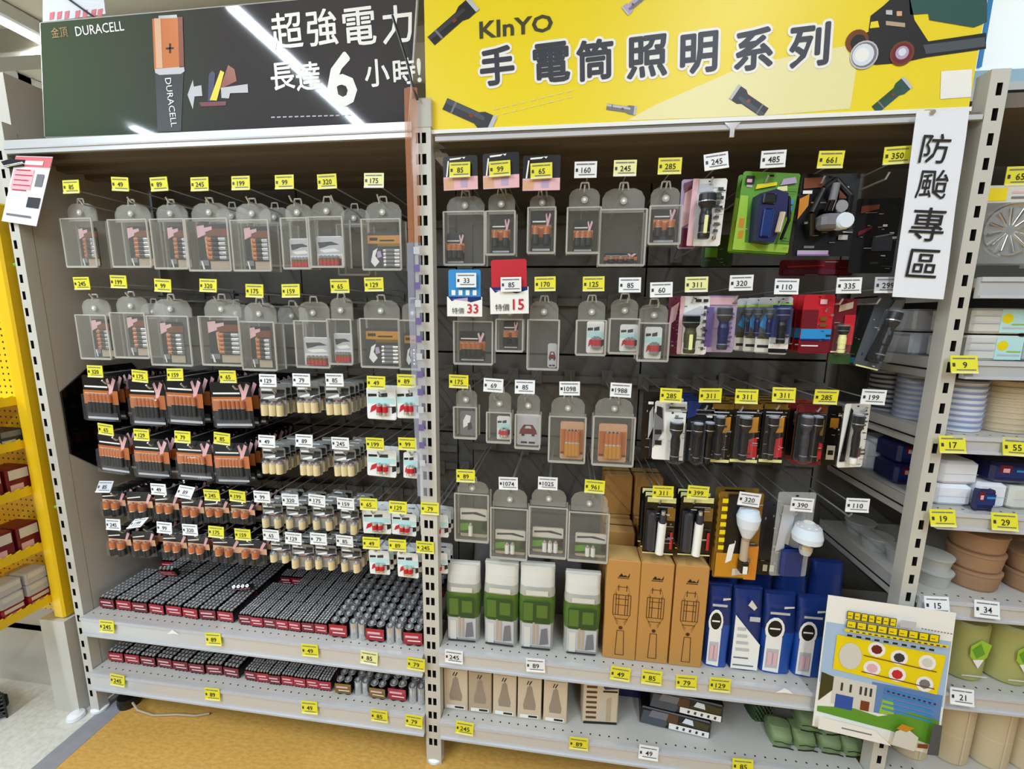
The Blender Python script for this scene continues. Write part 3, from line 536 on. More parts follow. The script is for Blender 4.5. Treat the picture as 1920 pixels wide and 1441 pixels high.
for i, (c, w, yt, yb) in enumerate([(715, 56, 726, 786), (766, 44, 726, 784)]): hang(2, i+8, c, w, yt, yb, 'red', 2, 1)
for i, (c, w, yt, yb) in enumerate([(715, 55, 842, 893), (769, 26, 848, 896)]): hang(3, i+8, c, w, yt, yb, 'red', 2, 1)
for i, (c, w, yt, yb) in enumerate([(214, 40, 920, 966), (264, 44, 922, 972), (314, 42, 926, 974), (362, 42, 932, 980), (408, 46, 936, 978), (456, 46, 940, 980)]): hang(4, i+1, c, w, yt, yb, 'dur_s', 2, 4)
for i, (c, w, yt, yb) in enumerate([(512, 36, 944, 986), (557, 38, 948, 988), (608, 40, 948, 990), (655, 34, 952, 997)]): hang(4, i+6, c, w, yt, yb, 'cream', 2, 4)
for i, (c, w, yt, yb) in enumerate([(707, 52, 956, 1000), (757, 46, 962, 1003), (815, 52, 964, 1006)]): hang(4, i+10, c, w, yt, yb, 'red', 2, 2)
for i, (c, w, yt, yb) in enumerate([(226, 42, 994, 1040), (272, 40, 996, 1042), (328, 42, 1000, 1044), (374, 42, 1003, 1048), (424, 48, 1008, 1052), (474, 50, 1012, 1056)]): hang(5, i+1, c, w, yt, yb, 'dur_s', 2, 4)
for i, (c, w, yt, yb) in enumerate([(527, 36, 1016, 1050), (568, 40, 1020, 1062), (612, 40, 1022, 1063), (660, 38, 1027, 1068)]): hang(5, i+7, c, w, yt, yb, 'cream', 2, 4)
for i, (c, w, yt, yb) in enumerate([(712, 38, 1032, 1076), (765, 40, 1036, 1082), (818, 44, 1036, 1074)]): hang(5, i+11, c, w, yt, yb, 'red', 2, 2)

# ================================================================ loose battery packs standing on the shelves, left rack
def cellpack(nx, ny, r, h, wrap, single):
    bc = 'black' if wrap or r < .01 else 'silver'
    b = MB(); w = MB(); W_, D_ = nx*2*r, ny*2*r; cells = []
    for i in range(nx):
        for j in range(ny):
            cb = MB() if single else b; x, y = -W_/2+r+i*2*r, r+j*2*r
            cb.lathe([(r*.96, 0, bc), (r*.96, h*.93, 'silver'), (r*.9, h*.965, 'silver'), (r*.74, h*.95, 'dgray'), (r*.7, h*.955, 'silver'), (r*.4, h*.955, 'silver'), (r*.36, h, 'lgray')], (x, y, 0), 'black', n=8 if r < .01 else 12)
            if single: cells.append(cb)
    if wrap:
        e = .0008; z0, z1 = h*.12, h*.8
        w.box(-W_/2-e, W_/2+e, -e, 0, z0, z1, wrap).box(-W_/2-e, -W_/2, 0, D_, z0, z1, 'black').box(W_/2, W_/2+e, 0, D_, z0, z1, 'black')
        w.rect(-W_*.42, W_*.3, h*.5, h*.62, -e-.0003, 'pink').rect(-W_*.3, W_*.42, h*.3, h*.36, -e-.0003, 'signwhite')
    return cells or [b], w, W_, D_
def grid(x0, x1, y0, y1, z, nx, ny, r, h, wraps, noun, where, single=False, dark=0, maxrows=99):
    protos = {}
    cs, w, W_, D_ = cellpack(nx, ny, r, h, wraps[0], single); gap = .0012
    for k in wraps:
        cs, w, W_, D_ = cellpack(nx, ny, r, h, k, single); protos[k] = ([c.mesh('battery') for c in cs], w.mesh('shrink_label') if k else None)
    cols = int((x1-x0)/(W_+gap)); rows = min(maxrows, int((y1-y0)/(D_+gap)))
    for j in range(rows):
        for i in range(cols):
            if j and R.random() < .03: continue
            k = wraps[(i+j) % len(wraps)] if len(wraps) == 2 and nx == 2 else R.choice(wraps)
            lab = ('%s, %s from left, front row, %s' % (noun, ORD[i], where)) if j == 0 else '%s, %s from left, %s row back, %s' % (noun, ORD[i], ORD[j], where)
            t = thing('battery_bundle', (x0+(i+.5)*(x1-x0)/cols, y0+j*(D_+gap)+R.uniform(0, .006)*(j == 0), z+.0012), lab, 'battery pack', '%s' % where.replace(',', ' of the')+' battery packs', R.uniform(-.05, .05))
            for me in protos[k][0]:
                o = bpy.data.objects.new('battery' if single else 'battery_cells', me); COL.objects.link(o); o.parent = t
                if not single: o['kind'] = 'stuff'
            if protos[k][1]: o = bpy.data.objects.new('shrink_label', protos[k][1]); COL.objects.link(o); o.parent = t
U_, Lw = 'upper shelf, left rack', 'lowest shelf, left rack'
grid(-1.235, -.71, .034, .40, .395, 4, 4, .0072, .048, ['bwrap2', 'bwrap', 'bwrap'], 'red-wrapped pack of slim batteries', U_)
grid(-.69, -.37, .03, .40, .395, 4, 4, .0053, .045, ['bwrap', 'bwrap2'], 'red-wrapped pack of very thin batteries', U_)
grid(-.36, -.045, .022, .40, .395, 2, 2, .0148, .06, ['bwrap', None], 'pack of fat silver-topped batteries', U_, True)
grid(-1.235, -.71, .034, .33, .18, 4, 4, .0072, .048, ['bwrap2', 'bwrap'], 'red-wrapped pack of slim batteries', Lw, maxrows=4)
grid(-.69, -.37, .03, .30, .18, 4, 4, .0053, .045, ['bwrap', 'bwrap2'], 'red-wrapped pack of very thin batteries', Lw, maxrows=4)
grid(-.355, -.175, .026, .30, .18, 2, 2, .0135, .052, ['gold', None], 'brown-labelled pack of fat batteries', Lw, True, maxrows=3)
grid(-.17, -.04, .026, .30, .18, 2, 2, .0148, .06, ['bwrap', None], 'red-wrapped pack of fat batteries', Lw, True, maxrows=3)

# ================================================================ torches and other cards, right rack
def torch_body(t, b, cx, z0, z1, r, kb='black', kh='black', strip=None, kt=None, up=True, y=None, name='torch'):
    h = z1-z0; y = -r*1.35 if y is None else y; B = MB() if t else b; H = MB() if t else b; f = (lambda q: q) if up else (lambda q: 1-q)
    Z = lambda q: z0+h*f(q)
    B.lathe([(r*.62, Z(0), kt or kb), (r*.7, Z(.05), kt or kb), (r*.7, Z(.12), 'gray'), (r*.66, Z(.14), kb), (r*.66, Z(.3), kb), (r*.72, Z(.34), kb), (r*.72, Z(.52), kb), (r*.62, Z(.6), kb), (r*.62, Z(.66), kb)], (cx, y, 0), kb)
    H.lathe([(r*.62, Z(.66), kh), (r*.98, Z(.76), kh), (r, Z(.8), 'silver'), (r, Z(.82), kh), (r, Z(.97), 'gray'), (r*.9, Z(1), 'lens')], (cx, y, 0), kh)
    if strip: (MB() if t else b)
    if t:
        o = B.build(name, t); H.build('torch_head', o)
        if strip: MB().cbox(cx-r*.2, cx+r*.2, y-r*.82, y-r*.5, z0+h*.1, z0+h*.5, strip, .001).build('light_strip', o)
def tcard(name, c, w, yt, yb, card, layers, label, cat, torches=(), Y=.03, rz=0, ry=0, blister=True, more=None, behind=0, group='torch cards', dy=.03):
    x, ww, zt, zb = frame_px(c, w, yt, yb, Y, (yt+yb)/2); h = zt-zb
    def ex(t, b, w_, h_):
        for (u, v0, v1, r, kw) in torches: torch_body(t, b, (u-.5)*w_, v0*h_, v1*h_, r*w_, **kw)
        if t and blister and torches:
            u, v0, v1, r, kw = torches[0]; rr = r*w_*1.25
            MB().cbox((u-.5)*w_-rr, (u-.5)*w_+rr, -rr*2.1, -.001, v0*h_-.004, v1*h_+.004, 'clear_blister', .006).build('blister', t)
        if more and t: more(t, w_, h_)
    dark = card in ('black', 'slot', 'gold', 'copperd', 'dred', 'dgray', 'wash', 'dgreen', 'magenta')
    lay = [('slot', [(.46, .95), (.54, .95), (.54, .97), (.46, .97)])]+clut(10, ['gray', 'dgray', 'lgray', 'belly'] if dark else ['dgray', 'gray', 'lgray', 'ink'])+layers+(clut(8, ['lgray', 'gray', 'bag', 'dgray'] if dark else ['dgray', 'gray', 'ink'], .6, .97) if card not in ('clear_bag', 'dred') else [])
    t = pack(name, label, cat, (x, Y, zb), ww, h, card, lay, (), group, rz, ry, extra=ex)
    if behind:
        dy = max(dy, max([q[3] for q in torches] or [0])*ww*2.6)
        o = pack(name, label.split(',')[0]+', first one behind the front', cat, (x, Y+dy, zb+.001), ww, h, card, lay, (), 'cards behind: '+label[:40], rz, ry, one=True, extra=ex)
        for k in range(1, behind):
            c2 = o.copy(); COL.objects.link(c2); c2['label'] = label.split(',')[0]+', %s one behind the front' % ORD[k]; c2.location = (x+R.uniform(-.004, .004), Y+dy*(k+1), zb+R.uniform(-.002, .004)); c2.rotation_euler.z += R.uniform(-.08, .08)
    return t
txt = lambda k, u0, v0, u1, v1: (k, sq(u0, v0, u1, v1))
marks = lambda k, u, n, v0, v1, w: [(k, sq(u, v0+(v1-v0)*i/n, u+w*(.6+.4*((i*7) % 5)/5), v0+(v1-v0)*(i+.45)/n)) for i in range(n)]
# top row
tcard('torch_card', 1323, 62, 335, 461, 'signwhite', [txt('pink', 0, 0, .16, 1), txt('lgray', .2, .8, .6, .92)]+marks('dgray', .74, 8, .1, .92, .18)+[('lgray', [(.1, .55), (.5, .8), (.7, .6), (.7, .2), (.2, .1)])], 'white torch card with a black torch with a yellow strip, top row, right rack', 'torch pack', [(.42, .08, .74, .26, dict(strip='paleyellow'))], rz=-.1, ry=.03)
tcard('torch_card', 1291, 34, 336, 466, 'lilac', [txt('magenta', .1, .02, .9, .3), ('pink', [(.1, .3), (.8, .4), (.7, .9), (.2, .8)]), ('magenta', [(.2, .8), (.8, .9), (.6, .98), (.1, .94)])], 'narrow pink and purple card left of the white torch card, top row, right rack', 'torch pack', Y=.06)
def lant(t, w, h):
    b = MB(); b.ext([(-.03, h*.12), (.012, h*.1), (.03, h*.5), (.026, h*.7), (-.002, h*.74), (-.036, h*.68), (-.036, h*.55)], -.04, -.002, 'navy'); o = b.build('lantern', t)
    MB().tube((.014, -.046, h*.22), (.018, -.046, h*.46), .007, 'belly').tube((.014, -.05, h*.22), (.018, -.05, h*.46), .003, 'signwhite').build('light_strip', o)
    MB().cbox(-.03, .0, -.046, -.04, h*.56, h*.68, 'black', .003).cbox(-.024, .0, -.044, -.04, h*.16, h*.5, 'dblue', .003).build('lantern_panel', o)
    MB().path([(.026, -.02, h*.7), (.034, -.03, h*.66), (.042, -.03, h*.4), (.036, -.02, h*.16)], .0035, 'black').build('carry_loop', o)
tcard('lantern_card', 1431, 108, 323, 474, 'green', [txt('lime', 0, .02, 1, .12), ('lime', [(0, .1), (.2, .12), (.14, .7), (0, .7)]), ('amber', [(.04, .3), (.14, .3), (.14, .42), (.04, .42)]), ('amber', [(.06, .16), (.15, .17), (.15, .27), (.06, .26)]), ('skyblue', sq(.8, .62, .95, .68)), ('skyblue', sq(.8, .54, .95, .6)), ('dblue', sq(.8, .48, .94, .52)), ('ink', sq(.05, .84, .2, .94)), ('pink', sq(.07, .86, .16, .9)), ('signyel', [(.24, .78), (.6, .84), (.6, .88), (.26, .84)]), ('lilac', [(.66, .84), (.94, .88), (.9, .95), (.7, .92)]), ('paleyellow', [(.6, .76), (.8, .78), (.78, .84), (.62, .82)])],
      'bright green card with a navy lantern, top row, right rack', 'lantern pack', more=lant, rz=.04, ry=.06, behind=1)
tcard('lantern_card', 1345, 60, 440, 500, 'dgreen', [txt('green', .1, .3, .5, .6), ('olive', [(.1, .6), (.9, .7), (.9, .9), (.1, .85)])], 'dim green pack hanging behind under the white torch card, right rack', 'lantern pack', Y=.16)
hook(A(1345, 434, .0), 'steel hook holding the dim green pack, between the top two rows, right rack', 0)
def headl(t, w, h):
    b = MB(); b.path([(-.035, -.012, h*.25), (-.05, -.03, h*.5), (-.03, -.03, h*.78), (.0, -.02, h*.9)], .007, 'black', 8).path([(.0, -.02, h*.9), (.03, -.03, h*.7), (.035, -.02, h*.3)], .007, 'black', 8); o = b.build('head_strap', t)
    b = MB(); b.cbox(-.034, .02, -.05, -.004, h*.3, h*.48, 'gray', .008).tube((-.01, -.03, h*.5), (-.004, -.03, h*.62), .014, 'gloss', 10).tube((-.008, -.03, h*.64), (-.004, -.03, h*.84), .0085, 'gray', 8); o = b.build('headlamp', t)
    MB().lathe([(.016, -.058), (.019, -.052), (.018, -.03)], (.012, 0, h*.38), 'lens', 'y', 14).lathe([(.013, -.045), (.015, -.04), (.014, -.02)], (.006, 0, h*.56), 'silver', 'y', 14).build('lamp_lens', o)
tcard('headlamp_card', 1549, 112, 326, 480, 'black', [('orange', [(0, .45), (.16, .62), (.16, .76), (0, .7)]), ('copperd', [(.04, .82), (.4, .84), (.4, .96), (.04, .95)]), ('signwhite', [(.04, .76), (.2, .76), (.2, .8), (.04, .8)]), ('lilac', sq(.06, .02, .6, .07)), ('purple', sq(.06, .0, .62, .02)), ('dgreen', sq(.78, .34, .95, .5)), ('lgray', sq(.74, .2, .9, .26)), ('copperd', sq(.66, .7, .8, .8))],
      'black card with a strapped headlamp and shiny lenses, top row, right rack', 'headlamp pack', more=headl, rz=.05)
tcard('headlamp_card', 1640, 84, 372, 512, 'slot', [('copperd', [(.1, .8), (.5, .86), (.5, .92), (.1, .9)]), ('dgray', sq(.45, .3, .9, .5)), ('gray', [(.5, .48), (.9, .52), (.9, .54), (.5, .5)]), ('dred', [(.1, .5), (.4, .6), (.4, .64), (.1, .56)])], 'dim black card right of the headlamp card, top row, right rack', 'headlamp pack', Y=.09)
tcard('headlamp_card', 1530, 138, 487, 517, 'dred', [txt('magenta', .05, .1, .95, .4), ('red', [(.1, .5), (.6, .6), (.6, .7), (.1, .62)])], 'dark red pack hanging low behind the headlamp card, right rack', 'headlamp pack', Y=.14)
# second row
tcard('torch_card', 1300, 54, 555, 664, 'signwhite', [txt('pink', 0, 0, .12, 1), ('lgray', [(.1, .7), (.7, .84), (.9, .7), (.7, .55)])]+marks('dgray', .8, 7, .08, .9, .14)+[('ink', sq(.5, .9, .7, .95)), ('ink', sq(.76, .9, .92, .95))], 'white torch card with a glossy black torch, second row, right rack', 'torch pack', [(.34, .03, .68, .3, dict(kb='olive', kh='gloss', strip='paleyellow'))], rz=-.08)
tcard('torch_card', 1263, 24, 555, 664, 'magenta', [('pink', [(.1, .5), (.6, .6), (.8, .9), (.2, .8)])], 'narrow magenta card left of the white torch card, second row, right rack', 'torch pack', Y=.07)
tcard('torch_card', 1350, 58, 554, 660, 'lilac', [txt('purple', .02, .1, .26, .8), txt('pink', .1, .84, .9, .97)]+marks('purple', .76, 8, .1, .74, .16), 'lilac torch card with a navy torch, second row, right rack', 'torch pack', [(.5, .06, .8, .24, dict(kb='navy', kh='dgray', kt='dgray'))], rz=.03)
def clr(t, w, h): pass
for k, (c, lab) in enumerate(((1463, 'front'), (1440, 'second'), (1418, 'third'), (1400, 'last'))):
    tcard('torch_card', c, 34 if k == 0 else 40, 556+k, 664-k*2, 'lgray', [txt('wash', 0, .3, 1, .82), ('skyblue', [(.1, .5), (.4, .8), (.6, .8), (.5, .4)]), txt('lime', 0, .84, 1, .87), txt('bag', .0, .02, 1, .26), txt('olive', .1, .26, .9, .36), txt('ink', .1, .1, .9, .15)] if k else [txt('dblue', 0, .3, 1, .86), txt('lime', 0, .86, 1, .89), txt('signwhite', .0, .1, 1, .18), txt('black', 0, .03, 1, .1)],
          'pale blue and grey torch card, %s of four overlapping ones, second row, right rack' % lab, 'torch pack', [(.5, .2, .8, .34, dict(kb='black', kh='navy'))] if k == 0 else [(.5, .3, .8, .2, dict(kb='navy', kh='wash'))], Y=.03+k*.022, rz=-.25)
tcard('headlamp_card', 1531, 60, 552, 662, 'red', [txt('dred', 0, .34, .5, .74), txt('skyblue', .0, .24, .98, .42), txt('dblue', .0, .22, .98, .25), txt('dred', .0, .02, .98, .2), ('gold', sq(.58, .46, .78, .52)), ('gold', sq(.58, .56, .78, .62)), ('signwhite', sq(.05, .12, .6, .14)), ('pink', sq(.5, .84, .72, .92))], 'glossy red pack with a blue band, second row, right rack', 'torch pack', rz=.06, behind=2)
tcard('torch_card', 1579, 42, 560, 682, 'dred', [txt('dgreen', 0, 0, 1, .16), ('belly', [(.2, .8), (.8, .86), (.8, .96), (.2, .9)]), ('red', sq(.5, .3, .98, .76)), ('signwhite', sq(.05, .18, .6, .2))], 'red and black torch card right of the blue-banded pack, second row, right rack', 'torch pack', [(.36, .18, .6, .24, dict(kb='paleyellow', kh='black'))], Y=.04)
tcard('torch_card', 1634, 56, 550, 690, 'wash', [('black', [(.3, .1), (.85, .1), (.95, .66), (.5, .72)]), ('gray', [(.5, .8), (.9, .84), (.95, .98), (.6, .95)]), txt('paleyellow', .05, 0, .9, .02)], 'tilted grey blister card with a long black torch, second row, right rack', 'torch pack', [(.58, .12, .8, .22, dict())], rz=.1, ry=.22)
tcard('torch_card', 1608, 40, 568, 686, 'dgray', [('dgreen', sq(0, .2, .6, .4)), ('skyblue', [(.1, .04), (.6, .06), (.6, .16), (.1, .12)])], 'dark card half hidden behind the tilted grey blister, second row, right rack', 'torch pack', Y=.075, ry=.15)
# third row
tcard('torch_card', 1256, 62, 752, 862, 'signwhite', [('gray', [(0, .2), (.3, .5), (.24, .9), (0, .8)]), ('ink', [(.05, .78), (.25, .7), (.2, .9), (.05, .92)]), ('ink', sq(.04, .44, .24, .52)), ('ink', sq(.06, .26, .26, .34)), ('lgray', sq(.3, .84, .95, .96)), ('olive', sq(.4, .88, .9, .92))], 'white card with a short black torch, leftmost white card of the third row, right rack', 'torch pack', [(.62, .04, .7, .2, dict())], behind=1)
tcard('torch_card', 1219, 32, 734, 860, 'black', [('lgray', [(.4, .3), (.7, .5), (.6, .8), (.4, .7)]), ('dgray', sq(.5, .05, .95, .3)), ('signwhite', sq(.3, .82, .6, .86))], 'dark mottled card left of the white torch card, third row, right rack', 'torch pack', Y=.05)
tcard('torch_card', 1313, 58, 750, 866, 'slot', [('dblue', [(.02, .7), (.3, .76), (.5, .99), (.02, .99)]), txt('gray', .3, .84, .9, .86), txt('gray', .3, .78, .9, .79)], 'black torch card with a blue corner, third row, right rack', 'torch pack', [(.36, .03, .66, .16, dict()), (.72, .03, .68, .16, dict())], behind=3)
for k, (c, w, lab, red) in enumerate(((1351, 40, 'first', 0), (1398, 52, 'second', 1), (1449, 44, 'third', 1))):
    tcard('torch_card', c, w, 755, 866, 'black', [txt('paleyellow', 0, 0, 1, .05), txt('gold', .0, .9, 1, .99), txt('lgray', .1, .84, .8, .86), txt('lgray', .1, .79, .7, .805), ('amber', [(.5, .5), (.9, .52), (.9, .78), (.6, .76)])]+([('red', [(.6, .08), (.95, .1), (.9, .44), (.62, .4)])] if red else []), '%s yellow-footed black torch card from the left, third row, right rack' % lab, 'torch pack', [(.34, .08, .8, .22, dict())], behind=3)
tcard('torch_card', 1516, 56, 758, 870, 'copperd', [txt('black', 0, .06, 1, .86), txt('dred', 0, .0, 1, .07), ('red', [(.72, .1), (.98, .1), (.98, .36), (.76, .4)]), ('gold', sq(.7, .5, .95, .76)), txt('dred', .04, .88, .8, .98)], 'black torch card with a rust-red foot, third row, right rack', 'torch pack', [(.26, .08, .84, .19, dict(kb='dgray', kh='dgray')), (.62, .08, .84, .17, dict())], behind=2)
tcard('torch_card', 1560, 26, 760, 872, 'black', [('amber', sq(.2, .64, .8, .8)), ('signwhite', sq(.2, .1, .8, .34)), ('ink', sq(.3, .18, .7, .26))], 'narrow black and white card left of the white end card, third row, right rack', 'torch pack', Y=.085)
tcard('torch_card', 1601, 58, 756, 876, 'signwhite', [('black', [(.02, .1), (.24, .1), (.3, .9), (.2, .94)])]+marks('dgray', .64, 6, .6, .94, .3)+[('copperd', [(.5, .14), (.8, .18), (.8, .32), (.5, .28)])], 'white torch card at the right end of the third row, right rack', 'torch pack', [(.36, .1, .86, .17, dict(kb='black', kt='signwhite'))], rz=.25)
# fourth row
for c, w, yb, lab, rz in ((1236, 58, 1037, 'first', 0), (1304, 62, 1040, 'second', .04)):
    tcard('torch_card', c, w, 930, yb, 'black', [txt('paleyellow', .06, .9, .98, .99), txt('paleyellow', 0, 0, 1, .02), txt('dgray', .06, .08, .36, .76), ('gold', sq(.72, .6, .98, .82)), txt('gray', .4, .82, .9, .84), ('red', sq(.86, .1, .94, .4))], '%s black card with a white stick torch, fourth row, right rack' % lab, 'torch pack', (), rz=rz, behind=2,
          more=lambda t, w_, h_: (MB().tube((.002, -.012, h_*.04), (.005, -.012, h_*.58), .0115, 'signwhite', 14).tube((.005, -.012, h_*.58), (.006, -.012, h_*.72), .009, 'dgray', 12).tube((.006, -.012, h_*.72), (.006, -.012, h_*.78), .006, 'silver', 10).build('stick_torch', t), MB().cbox(-.4*w_, -.14*w_, -.02, -.001, h_*.06, h_*.76, 'dgray', .006).build('blister', t)))
def bulb(t, w, h):
    MB().lathe([(.008, h*.5, 'belly'), (.013, h*.54, 'lens'), (.026, h*.66, 'lens'), (.03, h*.76, 'lens'), (.024, h*.84, 'lens'), (.008, h*.86, 'lens')], (.014, -.02, 0), 'lens', n=16).build('bulb', t)
    MB().tube((.014, -.016, h*.26), (.014, -.016, h*.5), .010, 'belly', 10).cbox(.004, .024, -.03, -.004, h*.12, h*.26, 'black', .003).cbox(.008, .02, -.033, -.03, h*.13, h*.22, 'signwhite', .001).build('bulb_stand', t)
tcard('bulb_card', 1383, 84, 922, 1084, 'gold', [('amber', sq(.04, .02, .98, .3)), ('orange', sq(.72, .0, 1, .4)), txt('black', .2, .3, .66, .98), ('signwhite', [(.26, .18), (.4, .22), (.46, .44), (.36, .5), (.3, .36)]), ('ink', [(.3, .4), (.44, .42), (.42, .52), (.3, .5)]), ('bag', [(.44, .04), (.7, .06), (.7, .14), (.44, .12)])]+[('signyel', sq(.06+.0*i, .34+i*.09, .19, .39+i*.09)) for i in range(7)], 'amber card with a white bulb lamp, fourth row, right rack', 'bulb pack', more=bulb, rz=.05, behind=1)
def ledb(t, w, h):
    o = MB().lathe([(.012, h*.36, 'lgray'), (.016, h*.42, 'silver'), (.016, h*.46, 'silver'), (.034, h*.52, 'lens'), (.036, h*.58, 'lens'), (.03, h*.68, 'lgray'), (.012, h*.73, 'signwhite')], (.014, -.036, 0), 'lens', n=16).build('bulb', t)
    b = MB()
    for i in range(9): a = i*2*PI/9; b.cbox(.014+.022*math.cos(a)-.003, .014+.022*math.cos(a)+.003, -.036+.022*math.sin(a)-.003, -.036+.022*math.sin(a)+.003, h*.58, h*.7, 'signwhite', .001)
    b.build('lamp_fins', o); MB().cbox(-.03, .026, -.02, -.001, h*.02, h*.36, 'dblue', .006).build('blue_base', t)
tcard('bulb_card', 1486, 74, 922, 1080, 'clear_bag', [('lgray', [(.06, .3), (.4, .36), (.5, .84), (.16, .86)]), ('dblue', [(.3, .02), (.8, .02), (.86, .3), (.3, .4)]), ('skyblue', [(.5, .1), (.64, .1), (.66, .3), (.54, .32)])], 'clear and blue pack with a lit-look white bulb, fourth row, right rack', 'bulb pack', more=ledb, rz=.1)
tcard('bulb_card', 1444, 42, 940, 1078, 'dgray', [txt('black', 0, .02, 1, .2), ('signwhite', sq(.3, .06, .5, .15)), ('signwhite', sq(.6, .06, .8, .15))], 'dark card behind the blue bulb pack, fourth row, right rack', 'bulb pack', Y=.09)
# promo cards over tags
for c, w, y0, ym, yb, i in ((864, 64, 292, 331, 356, 0), (940, 68, 286, 328, 353, 1), (1015, 70, 291, 334, 357, 2)):
    x, ww, zt, zb = frame_px(c, w, y0, yb, .004, ym); h = zt-zb; f = (A(c, ym, .004).z-zb)/h
    pack('promo_card', 'black and pink promotion card around the %s price tag, top row, right rack' % ORD[i], 'promotion card', (x, .004, zb), ww, h, 'black', [txt('pink', 0, 0, 1, f), txt('tan', .02, .03, .3, f-.05), ('lilac', sq(.5, .08, .7, f-.06)), ('signwhite', [(.2, .88), (.5, .9), (.56, .95), (.62, .9), (.66, .96), (.2, .93)]), ('signwhite', [(.08, f), (.12, f), (.18, .86), (.14, .86)])], (), 'promotion cards', R.uniform(-.02, .02), R.uniform(-.03, .03))
for c, w, y0, ym, yb, k, k2, num, i in ((871, 60, 505, 556, 593, 'skyblue', 'dblue', '33', 0), (956, 66, 486, 538, 588, 'red', 'red', '15', 1)):
    x, ww, zt, zb = frame_px(c, w, y0, yb, .004, ym); h = zt-zb; f = (A(c, ym, .004).z-zb)/h
    def num_(t, b, w_, h_): MB().text(num, w_*.26, h_*.17, h_*.2, -.0028, 'red', .012).text('特價', -w_*.2, h_*.12, h_*.13, -.0028, 'ink').build('price_print', t)
    pack('promo_card', '%s promotion card with red price %s, second row, right rack' % (['sky blue', 'red'][i], num), 'promotion card', (x, .004, zb), ww, h, k, [txt('signwhite', -.05, 0, 1.05, f), ('dblue', [(-.02, f), (.1, f-.1), (.3, f-.04), (.7, f-.12), (1.02, f-.06), (1.02, f)]), ('lilac', [(.1, f-.06), (.6, f-.1), (.6, f-.02)])]+[txt('signwhite', .1+.22*q, f+.03, .22+.22*q, f+.14) for q in range(4 if i == 0 else 0)], (), 'promotion cards', 0, -.03 if i else 0, extra=num_)

for i, (px, py, Y, rz, rx) in enumerate(((324, 1108, .17, .1, .5), (462, 1128, .14, .3, .9), (596, 1064, .3, -.3, .4))):
    q = A(px, py, Y); q.z = .395+.052; t = thing('battery_bundle', q, 'stray red battery pack lying on top, %s from left, upper shelf, left rack' % ORD[i], 'battery pack', 'stray battery packs', rz); t.rotation_euler.x = rx
    cs, w_, a_, b_ = cellpack(4, 1, .0072, .048, 'bwrap', False); o = cs[0].build('battery_cells', t); o['kind'] = 'stuff'; w_.build('shrink_label', t)
# ================================================================ goods standing on the right rack's shelves
def bag_mesh(w, h, d, lv, n=7):         # pillow-shaped bag; lv = [(upper end as a share of h, material)]
    b = MB(); rows = 9; ring = 12
    def pt(j, i):
        v = j/rows; a = 2*PI*i/ring; k = math.sin(PI*min(1, .12+.82*v))**.55 if v > .5 else 1.0; k = max(k, .12)
        return (w/2*math.copysign(abs(math.cos(a))**.5, math.cos(a))*(1-.04*math.sin(v*9)), d/2+d/2*k*math.copysign(abs(math.sin(a))**.6, math.sin(a)), v*h)
    for j in range(rows):
        k = next(mm for e, mm in lv if (j+.5)/rows <= e)
        b.add([pt(j, i) for i in range(ring)]+[pt(j+1, i) for i in range(ring)], [(i, (i+1) % ring, ring+(i+1) % ring, ring+i) for i in range(ring)], k, True)
    b.add([pt(0, i) for i in range(ring)], [tuple(range(ring-1, -1, -1))], lv[0][1]); b.add([pt(rows, i) for i in range(ring)], [tuple(range(ring))], lv[-1][1])
    return b
def bag(name, c, w, yt, yb, z, lv, prints, label, cat, group, Y=.03, d=.06, rz=0):
    x, ww, zt, zb = frame_px(c, w, yt, yb, Y, (yt+yb)/2); h = zt-z; t = thing(name, (x, Y, z), label, cat, group, rz)
    bag_mesh(ww, h, d, lv).build('pouch', t); pb = MB(); y = -.0015
    for k, pts in prints: pb.poly([((u-.5)*ww, v*h) for u, v in pts], y, k); y -= .0003
    pb.build('print', t); MB().box(-ww*.47, ww*.47, d*.42, d*.58, h*.985, h*1.02, lv[-1][1]).build('seal', t); return t
SU, SL = .428, .173
def hd(t, o=0): return t
for i, (c, w, yt, yb) in enumerate([(866, 64, 1066, 1215), (937, 66, 1066, 1222), (1006, 68, 1069, 1226), (1092, 70, 1085, 1226)]):
    bag('lamp_bag', c, w, yt, yb, SU, [(.34, 'pouchgrey'), (.66, 'pouchgreen'), (.78, 'pouchgrey'), (1, 'bag')], [('lgray', sq(.1, .06, .9, .34)), ('dgreen', sq(.12, .36, .88, .62)), ('pouchgreen', sq(.14, .38, .4, .6)), ('pouchgreen', sq(.5, .42, .8, .58)), ('bag', sq(.16, .04, .34, .3)), ('belly', sq(.4, .08, .46, .36)), ('belly', sq(.5, .08, .56, .34)), ('gray', [(.6, .08), (.84, .1), (.8, .3), (.64, .28)]), ('dgray', sq(.1, .02, .9, .045)), ('bag', sq(.2, .7, .8, .76))],
        '%s green and white pouch from the left on the upper shelf, right rack' % ORD[i], 'pouch', 'green and white pouches', d=.07, rz=R.uniform(-.05, .05))
for i, (x, y, z, r) in enumerate(((.135, .2, .428, .1), (.27, .22, .428, -.1), (.40, .2, .428, .05))):
    b = bag_mesh(.105, .27, .06, [(1, 'gray')]); o = tag(b.build('lamp_bag'), 'dim grey pouch %s behind the green and white pouches, right rack' % ['at the left', 'in the middle', 'at the right'][i], 'pouch', 'pouches in the second row'); o.location = (x, y, z); o.rotation_euler.z = r
